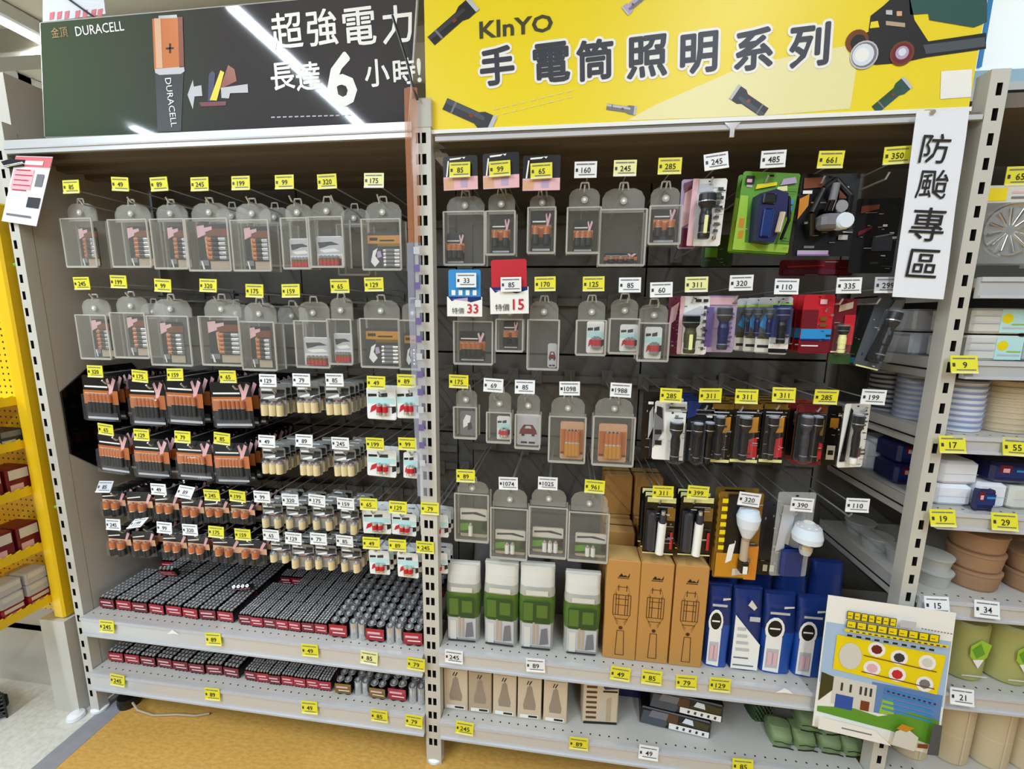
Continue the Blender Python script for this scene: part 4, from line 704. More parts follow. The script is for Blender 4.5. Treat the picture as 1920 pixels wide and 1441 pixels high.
def carton(c0, c1, yb, yt, label, i):
    Y = .03; a, b_ = A(c0, (yb+yt)/2, Y), A(c1, (yb+yt)/2, Y); w = b_.x-a.x; h = A((c0+c1)/2, yt, Y).z-SU; d = .085; w -= .007
    t = thing('lantern_carton', ((a.x+b_.x)/2, Y, SU), label, 'carton', 'kraft lantern cartons', R.uniform(-.02, .02))
    MB().cbox(-w/2, w/2, 0, d, 0, h, 'kraft', .0025).build('carton', t); MB().box(-w/2+.004, w/2-.004, .004, d-.004, h, h+.0012, 'kraftl').box(-w*.2, w*.2, .002, .02, h+.0012, h+.002, 'kraftl').build('lid_flap', t)
    p = MB(); k = 'kraftd'; y = -.0008
    def ln(x0, z0, x1, z1, r=.0011): p.add([(x0*w-(r if abs(x1-x0) < abs(z1-z0) else 0), y, z0*h-(0 if abs(x1-x0) < abs(z1-z0) else r)), (x1*w+(-r if abs(x1-x0) < abs(z1-z0) else 0), y, z1*h-(0 if abs(x1-x0) < abs(z1-z0) else r)), (x1*w+(r if abs(x1-x0) < abs(z1-z0) else 0), y, z1*h+(0 if abs(x1-x0) < abs(z1-z0) else r)), (x0*w+(r if abs(x1-x0) < abs(z1-z0) else 0), y, z0*h+(0 if abs(x1-x0) < abs(z1-z0) else r))], [(0, 1, 2, 3)], k)
    for s in (-1, 1):
        for q in ((.26, .46, .26, .66), (.18, .46, .18, .68), (.26, .46, .08, .38), (.2, .42, .1, .36), (.13, .05, .1, .3), (.24, .66, .16, .74), (.12, .7, .12, .76), (.1, .46, .1, .66)): ln(s*q[0], q[1], s*q[2], q[3])
    for q in ((-.26, .66, .26, .66), (-.26, .46, .26, .46), (-.16, .74, .16, .74), (-.2, .56, .2, .56), (-.13, .05, .13, .05), (-.1, .3, .1, .3), (-.2, .42, .2, .42), (-.2, .62, .2, .62)): ln(*q)
    p.disc(0, h*.33, .006, y, 'kraftd', 10).disc(0, h*.33, .003, y-.0003, ['dred', 'ink', 'ink'][i % 3], 8); p.build('lantern_print', t)
    MB().poly([(-.014, h*.84), (-.006, h*.875), (0, h*.85), (.004, h*.86), (.012, h*.845), (.018, h*.885), (.016, h*.84)], y, 'ink').rect(-.016, .016, h*.825, h*.832, y, 'ink').build('emblem', t)
carton(1132, 1199, 1237, 1050, 'left one of the three front kraft lantern cartons', 0); carton(1195, 1261, 1243, 1055, 'middle one of the three front kraft lantern cartons', 1); carton(1259, 1326, 1247, 1060, 'right one of the three front kraft lantern cartons', 2)
for i, (x, y, z, h) in enumerate(((.565, .16, SU, .34), (.675, .16, SU, .34), (.785, .16, SU, .33), (.565, .27, SU, .34), (.67, .27, SU, .34), (.567, .275, SU+.342, .14), (.668, .275, SU+.342, .14))):
    t = thing('lantern_carton', (x, y, z), 'plain kraft carton %s' % ['behind the left front carton', 'behind the middle front carton', 'behind the right front carton', 'at the back left of the cartons', 'at the back right of the cartons', 'lying on the back left carton', 'lying on the back right carton'][i], 'carton', 'kraft cartons in the rear', R.uniform(-.04, .04))
    MB().cbox(-.046, .046, 0, .09, 0, h, 'kraft', .003).build('carton', t); MB().box(-.042, .042, .004, .086, h, h+.001, 'kraftl').box(-.05, .05, .04, .046, h+.001, h+.0018, 'kraftd').build('lid_flap', t)
for i, (c, w, yt, yb, kind) in enumerate([(1350, 46, 1106, 1246, 0), (1402, 57, 1112, 1257, 1), (1463, 62, 1122, 1262, 0), (1524, 58, 1130, 1270, 0)]):
    pr = [('signwhite', [(.06, .04), (.56, .02), (.56, .5), (.3, .6), (.06, .5)]), ('lgray', sq(.12, .08, .5, .34)), ('signwhite', [(.3+.3*math.cos(q*PI/7), .6+.16*math.sin(q*PI/7)) for q in range(14)]), ('ink', [(.3+.22*math.cos(q*PI/7), .61+.11*math.sin(q*PI/7)) for q in range(14)]), ('signwhite', sq(.14, .6, .46, .62)), ('lgray', sq(.1, .8, .7, .83)), ('bag', [(.5, .88), (.8, .9), (.8, .92), (.5, .91)]), ('pink', sq(.16, .12, .3, .3)), ('pink', sq(.34, .12, .46, .3))] if kind == 0 else \
         [('signwhite', [(.04, .02), (.94, .02), (.94, .36), (.04, .72)]), ('gray', sq(.1, .06, .8, .08)), ('gray', sq(.1, .16, .6, .18))]+[('lgray', sq(.14, .26+.09*q, .6-.06*q, .3+.09*q)) for q in range(4)]+[('bag', [(.4, .86), (.62, .8), (.7, .84), (.5, .93)]), ('lgray', sq(.5, .66, .84, .72))]
    bag('lamp_bag', c, w, yt, yb, SU, [(1, 'dblue')] if kind else [(.55, 'blue'), (1, 'dblue')], pr, '%s glossy blue pouch from the left on the upper shelf, right rack' % ORD[i], 'pouch', 'glossy blue pouches', Y=.04, d=.06, rz=R.uniform(-.02, .02))
for i, x in enumerate((.885, .985, 1.085, 1.185)):
    o = tag(bag_mesh(.09, .285, .06, [(1, 'dblue')]).build('lamp_bag'), '%s blue pouch from the left standing behind the front blue pouches' % ORD[i], 'pouch', 'blue pouches in the second row'); o.location = (x, .15, SU)
# lowest shelf: cream lamp cartons
for i, (x0, x1, yb) in enumerate(((833, 877, 1345), (879, 921, 1350), (924, 967, 1353), (970, 1014, 1354), (1018, 1062, 1358))):
    Y = .035; a, b_ = A(x0, yb, Y), A(x1, yb, Y); w = b_.x-a.x; h = .178
    t = thing('bulb_carton', ((a.x+b_.x)/2, Y, SL), '%s cream bulb carton from the left on the lowest shelf' % ORD[i], 'carton', 'cream bulb cartons', R.uniform(-.03, .03))
    MB().cbox(-w/2, w/2, 0, w, 0, h, 'belly' if i == 1 else 'cartoncream', .002).build('carton', t)
    p = MB(); p.poly([(-w*.24, h*.2), (w*.24, h*.2), (w*.27, h*.3), (w*.16, h*.5), (w*.1, h*.66), (w*.02, h*.7), (-w*.1, h*.66), (-w*.16, h*.5), (-w*.27, h*.3)], -.0006, 'bulbgrey').poly([(-w*.1, h*.7), (-w*.02, h*.78), (-w*.06, h*.79), (-w*.13, h*.71)], -.0008, 'ink').poly([(w*.0, h*.7), (w*.1, h*.78), (w*.06, h*.79), (-w*.04, h*.71)], -.0008, 'ink')
    p.rect(-w*.4, w*.38, h*.03, h*.1, -.0006, 'signwhite').rect(-w*.04, w*.34, h*.045, h*.085, -.0009, 'ink').poly([(-w*.46, h*.98), (w*.46, h*.98), (0, h*.86)], -.0006, 'lgray').rect(-w*.42, w*.42, h*.83, h*.835, -.0006, 'gray'); p.build('bulb_print', t)
t = thing('bottle_carton', (A(1124, 1366, .05).x, .05, SL), 'cream carton with tall brown letters and a dark corner, lowest shelf', 'carton', None, .08)
w = .108; h = .165; MB().cbox(-w/2, w/2, 0, .07, 0, h, 'cartoncream', .003).build('carton', t)
p = MB().rect(-w/2+.002, w/2-.002, 0.001, h*.06, -.0005, 'ink').poly([(-w*.1, h*.98), (w*.48, h*.98), (w*.48, h*.78), (w*.1, h*.76)], -.0005, 'navy').rect(w*.05, w*.46, h*.7, h*.74, -.0006, 'ink').rect(w*.1, w*.42, h*.84, h*.88, -.0008, 'skyblue')
for q in range(7): p.rect(-w*.42+.0, -w*.12, h*(.12+.11*q), h*(.17+.11*q), -.0006, 'kraftd').rect(-w*.02, w*.1, h*(.1+.08*q), h*(.13+.08*q), -.0006, 'lgray')
p.poly([(w*.16, h*.08), (w*.3, h*.08), (w*.3, h*.6), (w*.16, h*.56)], -.0006, 'belly'); p.build('carton_print', t)
t = thing('bulb_card', (A(1181, 1320, .16).x, .16, SL), 'dark blue card standing deep on the lowest shelf, right rack', 'bulb pack'); MB().cbox(-.05, .05, 0, .03, 0, .17, 'navy', .003).build('card', t); MB().rect(-.03, .03, .05, .11, -.0006, 'dblue').rect(-.02, .03, .12, .14, -.0006, 'lgray').build('print', t)
for i, (x0, x1, y0, y1, z) in enumerate(((1199, 1328, 1326, 1392, SL), (1219, 1352, 1292, 1350, SL+.062))):
    Y = .06; a, b_ = A(x0, y1-20, Y), A(x1, y1-6, Y); w = b_.x-a.x; h = .06
    t = thing('lamp_box', ((a.x+b_.x)/2, Y, z), ['lower', 'upper'][i]+' flat lamp box lying on the lowest shelf, silver end and cream strip', 'box', 'stacked lamp boxes', -.12, .02)
    MB().cbox(-w/2, w/2, 0, .12, 0, h, 'black', .003).build('box', t)
    p = MB().rect(-w*.08, w*.48, .004, .024, -.0005, 'signwhite').poly([(-w*.5, .002), (-w*.14, .002), (-w*.1, .02), (-w*.2, .05), (-w*.46, .05)], -.0004, 'wash').poly([(-w*.38, .03), (-w*.12, .03), (-w*.1, .055), (-w*.34, .055)], -.0007, 'gray').poly([(w*.04, .03), (w*.46, .028), (w*.48, .05), (w*.2, .056)], -.0005, 'olive').poly([(w*.1, .036), (w*.26, .034), (w*.24, .052), (w*.14, .054)], -.0008, 'lens').poly([(-w*.12, .026), (w*.04, .026), (w*.04, .056), (-w*.1, .056)], -.0006, 'kraftd')
    for q in range(5): p.poly([(w*(.02+.09*q), .01), (w*(.05+.09*q), .008), (w*(.06+.09*q), .018), (w*(.03+.09*q), .019)], -.0009, 'dgray')
    p.build('box_print', t)
# green soft packs, netted, right end of the lowest shelf
for i, (px, py, Y, z, k) in enumerate(((1468, 1396, .05, SL, 0), (1514, 1404, .05, SL, 0), (1560, 1412, .05, SL, 0), (1604, 1420, .05, SL, 0), (1520, 1372, .07, SL+.046, 0), (1566, 1380, .07, SL+.046, 0), (1608, 1388, .07, SL+.046, 0), (1500, 1345, .11, SL+.092, 1), (1545, 1350, .11, SL+.092, 1), (1590, 1356, .11, SL+.092, 1))):
    x = A(px, py, Y).x; o = thing('green_pack', (x, Y, z), '%s soft pack, %s, lowest shelf, right rack' % (['pale green', 'dark green netted'][k], ['first of four in the front row', 'second of four in the front row', 'third of four in the front row', 'last of four in the front row', 'left one of the second layer', 'middle one of the second layer', 'right one of the second layer', 'left one of the top layer', 'middle one of the top layer', 'right one of the top layer'][i]), 'pack', 'green soft packs', R.uniform(-.1, .1))
    bag_mesh(.062, .045, .085, [(1, ['greenpack', 'dgreen'][k])]).build('pack', o); n_ = MB()
    n_.path([(-.028, -.0025, .004), (-.01, -.0025, .003), (.012, -.0025, .006), (.028, -.0025, .003)], .0016, 'black', 4).path([(-.026, -.0025, .019), (-.008, -.0025, .022), (.01, -.0025, .018), (.027, -.0025, .021)], .001, 'black', 4)
    if k:
        for q in range(5): n_.path([(-.028+q*.014, -.003, .002), (-.02+q*.012, -.003, .018), (-.03+q*.014, -.003, .034)], .0012, 'black', 4)
    n_.build('netting', o)
for i, (px, py, w, h, rz) in enumerate(((1428, 1372, .06, .1, .15), (1476, 1350, .06, .115, .05))):
    q = A(px, py, .13+.03*i); t = thing('net_pack', (q.x, .13+.06*i, SL), '%s dark green pack in black netting left of the pale green packs, lowest shelf' % ['left', 'right'][i], 'pack', 'netted green packs', rz, -.05)
    bag_mesh(w, h, .07, [(1, 'dgreen')]).build('pack', t); b = MB()
    for g in range(-3, 8):
        for sg_ in (1, -1):
            pts = [(x_, -.003, z_) for x_, z_ in ((-w*.46+f*w*.092, (g*.02+sg_*f*.01)) for f in range(11)) if 0 < z_ < h*.95]
            if len(pts) > 1: b.path(pts, .0012, 'black' if sg_ > 0 else 'greenpack', 4)
    b.build('netting', t)
# ================================================================ papers clipped to the posts
Y = -.03; o0 = tuple(A(1640, 1400, Y)); t = thing('poster', o0, 'bright illustrated poster on the right post, yellow headline and a blue landscape', 'poster')
pp = [(1523, 1360), (1757, 1416), (1793, 1149), (1553, 1115)]
MB().ext(P2(pp, Y, o0), 0, .001, 'signwhite').build('sheet', t)
def uv(u, v):
    a = [pp[0][j]*(1-u)+pp[1][j]*u for j in (0, 1)]; b_ = [pp[3][j]*(1-u)+pp[2][j]*u for j in (0, 1)]; return tuple(a[j]*(1-v)+b_[j]*v for j in (0, 1))
yy = [-.0006]
def pq(k, pts, b): b.poly(P2([uv(*q) for q in pts], Y, o0), yy[0], k); yy[0] -= .0001; return b
b = MB(); pq('skyposter', sq(.01, .34, .99, .8), b); pq('skyposter2', [(.42, .2), (.98, .22), (.98, .42), (.42, .42)], b)
pq('green', [(.02, .16), (.3, .2), (.5, .18), (.75, .26), (.98, .24), (.98, .06), (.6, .1), (.02, .12)], b); pq('olive', [(.02, .2), (.12, .3), (.12, .4), (.02, .42)], b); pq('lime', [(.5, .2), (.62, .22), (.6, .32), (.52, .32)], b)
pq('bag', [(.12, .2), (.46, .2), (.46, .4), (.12, .41)], b); pq('blue', sq(.15, .18, .29, .28), b); pq('copperd', sq(.35, .2, .42, .27), b)
for u in (.18, .25, .33, .37, .41): pq('dgray', sq(u, .31, u+.018, .37), b)
for i in range(5): pq('skyblue', [(.52, .24+.035*i), (.92, .22+.035*i), (.92, .232+.035*i), (.52, .252+.035*i)], b)
b.build('landscape_picture', t)
b = MB(); pq('signyel', [(.1, .46), (.93, .42), (.96, .7), (.1, .72)], b)
for i, (u, v, k) in enumerate(((.42, .66, 'dred'), (.6, .63, 'dgray'), (.82, .63, 'bag'), (.4, .52, 'pink'), (.6, .51, 'red'), (.82, .48, 'gray'))):
    pq('signwhite', [(u+.07*math.cos(q*PI/6), v+.055*math.sin(q*PI/6)) for q in range(12)], b); pq(k, [(u+.045*math.cos(q*PI/4), v+.034*math.sin(q*PI/4)) for q in range(8)], b)
pq('bag', [(.22+.09*math.cos(q*PI/6), .58+.1*math.sin(q*PI/6)) for q in range(12)], b)
for i in range(2): pq('copperd', [(.32, .6-.1*i*1.2), (.9, .575-.1*i*1.2), (.9, .582-.1*i*1.2), (.32, .607-.1*i*1.2)], b)
b.build('goods_picture', t)
b = MB()
for i in range(7): pq('olive', sq(.155+.055*i, .85, .205+.055*i, .91), b); pq('signyel', sq(.16+.055*i, .855, .2+.055*i, .905), b); pq('ink', sq(.165+.055*i, .875, .19+.055*i, .88), b)
for i in range(9): pq('olive', sq(.155+.08*i, .79, .232+.08*i, .845), b); pq('signyel', sq(.16+.08*i, .795, .225+.08*i, .84), b); pq('ink', sq(.17+.08*i, .81, .2+.08*i, .815), b)
pq('signyel', sq(.14, .765, .95, .785), b); pq('lgray', sq(.56, .86, .68, .91), b)
for i in range(16): pq('ink', sq(.18+.048*i, .77, .205+.048*i, .778), b)
for i in range(10): pq('gray', sq(.72+.024*i, .87, .735+.024*i, .878), b); pq('navy', sq(.52+.04*i, .385-.002*i, .54+.04*i, .398-.002*i), b); pq('ink', sq(.16+.07*i, .735, .2+.07*i, .75), b)
b.build('headline_print', t)['kind'] = 'stuff'
b = MB(); pq('signwhite', [(.02, .02), (.6, .02), (.46, .1), (.02, .11)], b); pq('gray', sq(.2, .06, .44, .07), b); pq('bag', [(.6, .03), (.78, .02), (.8, .12), (.7, .17), (.62, .13)], b); pq('amber', [(.62, .15), (.7, .14), (.76, .18), (.66, .19)], b); pq('copperd', [(.8, .05), (.88, .06), (.88, .09), (.8, .08)], b); pq('wash', [(.88, .02), (.97, .03), (.97, .24), (.9, .24)], b); b.build('foot_print', t)
# red and white card on the left post
Y = -.012; o0 = tuple(A(40, 415, Y)); t = thing('promo_tag', o0, 'white card with a red header clipped to the left post', 'card'); pp = [(3, 414), (68, 424), (99, 294), (30, 292)]
MB().ext(P2(pp, Y, o0), 0, .001, 'paper').build('card', t); yy[0] = -.0006; b = MB()
pq('redpink', [(.0, .84), (1, .84), (1, .99), (.0, .99)], b); pq('pink', sq(.04, .5, .6, .8), b)
for i in range(5): pq('red', sq(.1, .48+.075*i, .5+.08*((i*3) % 2), .495+.075*i), b)
pq('gray', sq(.7, .56, .9, .74), b); pq('dgray', sq(.6, .25, .95, .4), b); pq('gray', sq(.1, .1, .8, .13), b); pq('signwhite', sq(.2, .87, .8, .93), b); b.build('print', t)
MB().ext([(-.02, .148), (.04, .15), (.05, .166), (.0, .17), (-.03, .164)], -.004, .012, 'black').tube((-.02, -.004, .15), (.045, -.004, .158), .003, 'chrome').build('clip', t)
# hanging clip strip beside the middle post
q = A(783, 150, -.01); t = thing('clip_strip', (q.x, -.012, q.z), 'long translucent strip, orange above and bluish below, hung beside the middle post', 'clip strip')
def band(pts, w, k, n):
    b = MB(); L = [A(px, py, -.012) for px, py in pts]
    for (p, s) in zip(L, L[1:]): b.add([(p.x-q.x-w, 0, p.z-q.z), (p.x-q.x, -.006, p.z-q.z), (p.x-q.x+w, 0, p.z-q.z), (s.x-q.x-w, 0, s.z-q.z), (s.x-q.x, -.006, s.z-q.z), (s.x-q.x+w, 0, s.z-q.z)], [(0, 3, 4, 1), (1, 4, 5, 2)], k)
    return b.build(n, t)
band([(770, 165), (771, 240), (774, 330), (777, 455)], .017, 'clear_orange', 'orange_sleeve')
band([(776, 455), (778, 560), (783, 680), (789, 800), (795, 930)], .019, 'clear_strip', 'clear_sleeve')
b = MB(); L = [A(px, py, -.014) for px, py in ((735, 28), (750, 75), (764, 120), (774, 165), (782, 186))]
b.path([(p.x-q.x, 0, p.z-q.z) for p in L], .0035, 'black'); b.build('cord', t)
b = MB()
for i in range(13):
    p = A(782+i*.9, 470+i*33, -.012); b.rect(p.x-q.x-.007, p.x-q.x+.009, p.z-q.z-.009, p.z-q.z+.009, -.0075, 'purple' if i % 3 else 'lgray')
b.build('pocket_print', t)

# ================================================================ neighbour bay on the right
for k, (z, zr, nm) in enumerate(((1.535, 1.49, 'top'), (1.345, 1.305, 'second'), (1.165, 1.125, 'third'), (.972, .93, 'fourth'), (.735, .69, 'fifth'), (.475, .43, 'sixth'))):
    shelf('shelf', 1.30, 2.3, z, zr, '%s shelf from the top in the neighbour bay on the right' % nm, .42, 'neighbour bay shelves')
    t = tag(MB().box(1.292, 1.298, .04, .42, z-.05, z+.002, 'shelf').box(1.290, 1.293, .06, .4, z-.03, z-.026, 'slot').build('shelf_bracket'), 'end bracket of the %s shelf in the right neighbour bay' % nm, 'bracket', 'shelf brackets')
t = tag(MB().box(1.29, 2.4, .44, .46, .0, 1.95, 'back').build('back_panel'), 'back wall of the neighbour bay on the right', 'panel')
for i, (px, py, c, n_) in enumerate(((1808, 683, 'y', '9'), (1786, 833, 'y', '17'), (1906, 838, 'y', '55'), (1768, 971, 'y', '19'), (1884, 978, 'y', '29'), (1757, 1134, 'w', '15'), (1851, 1142, 'w', '34'), (1804, 1306, 'w', '21'), (1800, 338, 'y', '59'), (1912, 330, 'y', '65'))):
    price_tag(px, py, c, n_, '%s price tag %s in the right neighbour bay' % ({'y': 'yellow', 'w': 'white'}[c], ['on the second shelf from the top', 'at the left of the third shelf', 'at the right of the third shelf', 'at the left of the fourth shelf', 'at the right of the fourth shelf', 'at the left of the fifth shelf', 'at the right of the fifth shelf', 'on the sixth shelf', 'half behind the post at the top', 'hanging at the top']
              [i]), -.02 if i < 8 else .05, .056, .042, R.uniform(-.05, .05), -.25 if i < 8 else 0, 'neighbour bay price tags')
def nb(name, x, y, z, label, cat, group, rz=0): return thing(name, (x, y, z), label, cat, group, rz)
def px_x(px, py, Y): return A(px, py, Y).x
# foil pans
for i, (px, py) in enumerate(((1893, 432), (2015, 437))):
    c = A(px, py, .05); t = nb('foil_pan_pack', c.x, .05, c.z, '%s silver foil pan pack under a yellow-cornered header, top of the right neighbour bay' % ['left', 'right'][i], 'foil pan pack', 'foil pan packs')
    b = MB().lathe([(.03, .03), (.052, .012), (.056, -.004), (.06, -.006), (.062, 0)], (0, 0, 0), 'foil', 'y', 24); b.build('foil_pan', t)
    b = MB()
    for q in range(12): a = q*PI/6+.2; b.tube((.012*math.cos(a), .0, .012*math.sin(a)), (.05*math.cos(a), -.006, .05*math.sin(a)), .0035, 'foil', 5)
    b.build('ripple', t); MB().box(-.068, .068, -.004, .034, -.075, .062, 'clear_bag').build('wrapper', t)
    MB().box(-.07, .07, .0, .002, .062, .1, 'bag').rect(-.066, -.02, .066, .094, -.0008, 'signyel').rect(-.01, .06, .07, .075, -.0008, 'gray').rect(-.01, .05, .082, .086, -.0008, 'pink').build('header', t)
def block(name, w, d, h, k, prints, x, y, z, label, cat, group, rz=0, c=.006):
    t = nb(name, x, y, z, label, cat, group, rz); MB().cbox(-w/2, w/2, 0, d, 0, h, k, c).build('pack', t)
    if prints:
        b = MB(); yv = -.0008
        for kk, pts in prints: b.poly([((u-.5)*w, v*h) for u, v in pts], yv, kk); yv -= .0003
        b.build('print', t)
    return t
# napkin packs on the second shelf
NP = [('cyan', sq(.5, .05, .98, .95)), ('signyel', [(.62+.1*math.cos(q*PI/5), .6+.2*math.sin(q*PI/5)) for q in range(10)]), ('lgray', sq(.55, .2, .95, .26)), ('lime', sq(.7, .35, .95, .4)), ('lgray', sq(.02, .4, .48, .46)), ('lgray', sq(.02, .7, .48, .74))]
n = 0
for row, (z0) in enumerate((1.3455, 1.4095)):
    for i, x in enumerate((1.392, 1.515, 1.64)):
        block('napkin_pack', .118, .12, .06, 'bag' if i == 0 else 'lgray', NP if i == 0 else [('dgray', sq(.02, .05, .98, .5 if row == 0 else .9)), ('lilac', sq(.1, .55, .8, .7))], x, .03, z0, '%s pack, %s in %s layer, second shelf, right neighbour bay' % ('pale napkin' if i == 0 else 'dark grey napkin', ['left', 'middle', 'right'][i], ['lower', 'upper'][row]), 'napkin pack', 'napkin packs')
    for i, y in enumerate((.17, .29)):
        block('napkin_pack', .12, .11, .06, 'lgray', [('pink', sq(.6, .1, .95, .5)), ('cyan', sq(.6, .55, .95, .95))], 1.37, y, z0, '%s greyish napkin pack seen through the gap, %s layer, second shelf' % (['nearer', 'farther'][i], ['lower', 'upper'][row]), 'napkin pack', 'napkin packs', 0)
# cup stacks on the third shelf
def cups(x, y, z, r, n, dz, k1, k2, label, group):
    t = nb('cup_stack', x, y, z, label, 'cup stack', group); b = MB(); pr = []
    for i in range(n): pr += [(r*.93, i*dz, k1), (r*.97, i*dz+dz*.55, k1), (r, i*dz+dz*.6, k2), (r, i*dz+dz*.95, k2)]
    b.lathe(pr, (0, r, 0), k1, n=18); b.build('cups', t); MB().lathe([(r+.003, 0), (r+.004, n*dz*.5), (r+.003, n*dz)], (0, r, 0), 'clear_blister', n=16, cap=False).build('sleeve', t); return t
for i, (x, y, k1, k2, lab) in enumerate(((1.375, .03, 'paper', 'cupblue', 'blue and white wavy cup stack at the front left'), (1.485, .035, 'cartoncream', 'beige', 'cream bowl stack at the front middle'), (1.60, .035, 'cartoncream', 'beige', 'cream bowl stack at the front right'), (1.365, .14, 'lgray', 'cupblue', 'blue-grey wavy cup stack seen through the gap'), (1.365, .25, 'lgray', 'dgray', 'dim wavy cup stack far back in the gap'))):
    cups(x, y, 1.1665, .052, 9, .0142, k1, k2, lab+', third shelf, right neighbour bay', 'cup stacks')
# white and blue packs, fourth shelf
for i, (x, y, z, w, h, k, pr, lab) in enumerate(((1.365, .03, .973, .085, .055, 'paper', 0, 'lower front left white'), (1.45, .03, .973, .07, .065, 'paper', 0, 'lower middle white'), (1.53, .03, .973, .08, .06, 'bag', 0, 'lower right white'), (1.62, .03, .973, .08, .06, 'bag', 0, 'lower far right white'), (1.372, .032, 1.03, .09, .06, 'paper', 0, 'upper front left white'), (1.49, .03, 1.04, .1, .052, 'navy', 1, 'upper middle navy'), (1.60, .03, 1.036, .1, .055, 'dgray', 0, 'upper right dark'), (1.415, .006, .9735, .05, .056, 'navy', 1, 'small navy'), (1.37, .16, .973, .1, .06, 'navy', 1, 'lower navy one in the gap, a'), (1.37, .16, 1.035, .1, .06, 'navy', 1, 'upper navy one in the gap, a'), (1.36, .28, .973, .1, .1, 'paper', 0, 'farthest white one in the gap, a'))):
    block('tissue_pack', w, .1 if i != 7 else .014, h, k, [('dblue', sq(.08, .3, .92, .8)), ('dred', sq(.15, .5, .4, .9)), ('pink', sq(.22, .55, .36, .75)), ('skyblue', sq(.5, .6, .9, .7))] if pr else [('lgray', sq(.05, .45, .95, .47))], x, y, z, lab+' tissue pack on the fourth shelf, right neighbour bay', 'tissue pack', 'tissue packs', R.uniform(-.06, .06), .008)
# kraft bowls and tubs, fifth shelf
for i, (px, r, n, y, lab) in enumerate(((1822, .058, 3, .03, 'tall'), (1935, .055, 2, .03, 'short'), (1880, .05, 2, .16, 'dim rear'))):
    x = px_x(px, 1060, y+r); t = nb('bowl_stack', x, y, .736, '%s stack of brown kraft bowls on the fifth shelf, right neighbour bay' % lab, 'bowl stack', 'kraft bowl stacks')
    for q in range(n):
        z0 = q*.052; MB().lathe([(r*.84, z0), (r*.9, z0+.006), (r*.97, z0+.042), (r, z0+.045), (r, z0+.05), (r*.9, z0+.051)], (0, r, 0), 'brownbowl', n=22).build('bowl', t)
for i, (px, py, y, z) in enumerate(((1745, 1085, .03, .736), (1748, 1050, .034, .776), (1640, 1030, .2, .736), (1610, 1000, .3, .736), (1690, 1060, .12, .736))):
    r = .042; x = max(1.35, px_x(px, py, y+r)); t = nb('clear_tub', x, y, z, 'clear plastic tub %s, fifth shelf, right neighbour bay' % ['by the post, lower', 'by the post, upper', 'in the gap, middle', 'in the gap, farthest', 'in the gap, nearest'][i], 'tub', 'clear tubs')
    MB().lathe([(r*.8, 0), (r*.95, .034), (r, .036), (r, .039)], (0, r, 0), 'clear_tub', n=18).build('tub', t); MB().lathe([(r*1.02, .039), (r*1.02, .042), (r*.3, .043)], (0, r, 0), 'clear_tub', n=18).build('lid', t)
# green leaf rolls, sixth shelf; beige rolls below
for i, (px, lab) in enumerate(((1795, 'left'), (1880, 'middle'), (1975, 'right'))):
    r = .05; x = px_x(px, 1230, .08); t = nb('leaf_roll_pack', x, .03, .476, '%s olive roll pack with a green leaf mark, sixth shelf, right neighbour bay' % lab, 'roll pack', 'leaf roll packs')
    MB().lathe([(r*.9, 0), (r, .006), (r, .155), (r*.9, .165)], (0, r, 0), 'olivepack', n=20).build('rolls', t)
    b = MB().poly([(-.022, .11), (.0, .13), (.026, .118), (.02, .08), (0, .06), (-.02, .08)], -.003, 'lime').poly([(-.012, .07), (.014, .074), (.004, .046)], -.0035, 'signwhite').poly([(-.018, .1), (.0, .12), (.014, .09), (-.004, .075)], -.0035, 'green').rect(-.03, .03, .02, .024, -.003, 'bag'); b.build('leaf_print', t)
for i, px in enumerate((1700, 1775, 1850, 1925)):
    r = .046; x = px_x(px, 1390, .08); t = nb('beige_roll_pack', max(1.35, x), .035, .2, '%s tall beige roll pack from the left, bottom of the right neighbour bay' % ORD[i], 'roll pack', 'beige roll packs')
    MB().lathe([(r*.92, 0), (r, .008), (r, .2), (r*.9, .212)], (0, r, 0), 'beige', n=20).build('rolls', t); MB().box(-.002, .002, -.002, .0, .01, .2, 'cartoncream').lathe([(r*1.005, .09), (r*1.005, .094)], (0, r, 0), 'cartoncream', n=20, cap=False).build('wrap_seam', t)
shelf('shelf', 1.30, 2.3, .2, .15, 'lowest shelf in the neighbour bay on the right', .42, 'neighbour bay shelves')
# lit sign above the neighbour bay
t = thing('light_sign', (1.75, .12, 2.0), 'pale backlit sign in a light blue frame, top right', 'sign'); MB().box(-.45, .45, 0, .03, .02, .5, 'backlit').build('panel', t)
MB().box(-.47, -.445, -.01, .04, 0, .5, 'framblue').box(-.47, .47, -.01, .04, -.01, .02, 'framblue').box(-.432, -.425, -.006, .0, .03, .5, 'skyblue').build('frame', t)
MB().box(-.47, .47, -.02, .05, -.05, -.012, 'steel').box(-.44, .4, -.022, -.018, -.04, -.03, 'slot').build('rail', t)
tag(MB().box(1.3, 2.3, .02, .42, 1.90, 1.93, 'canopy').build('top_shelf'), 'top shelf of the neighbour bay on the right', 'shelf')

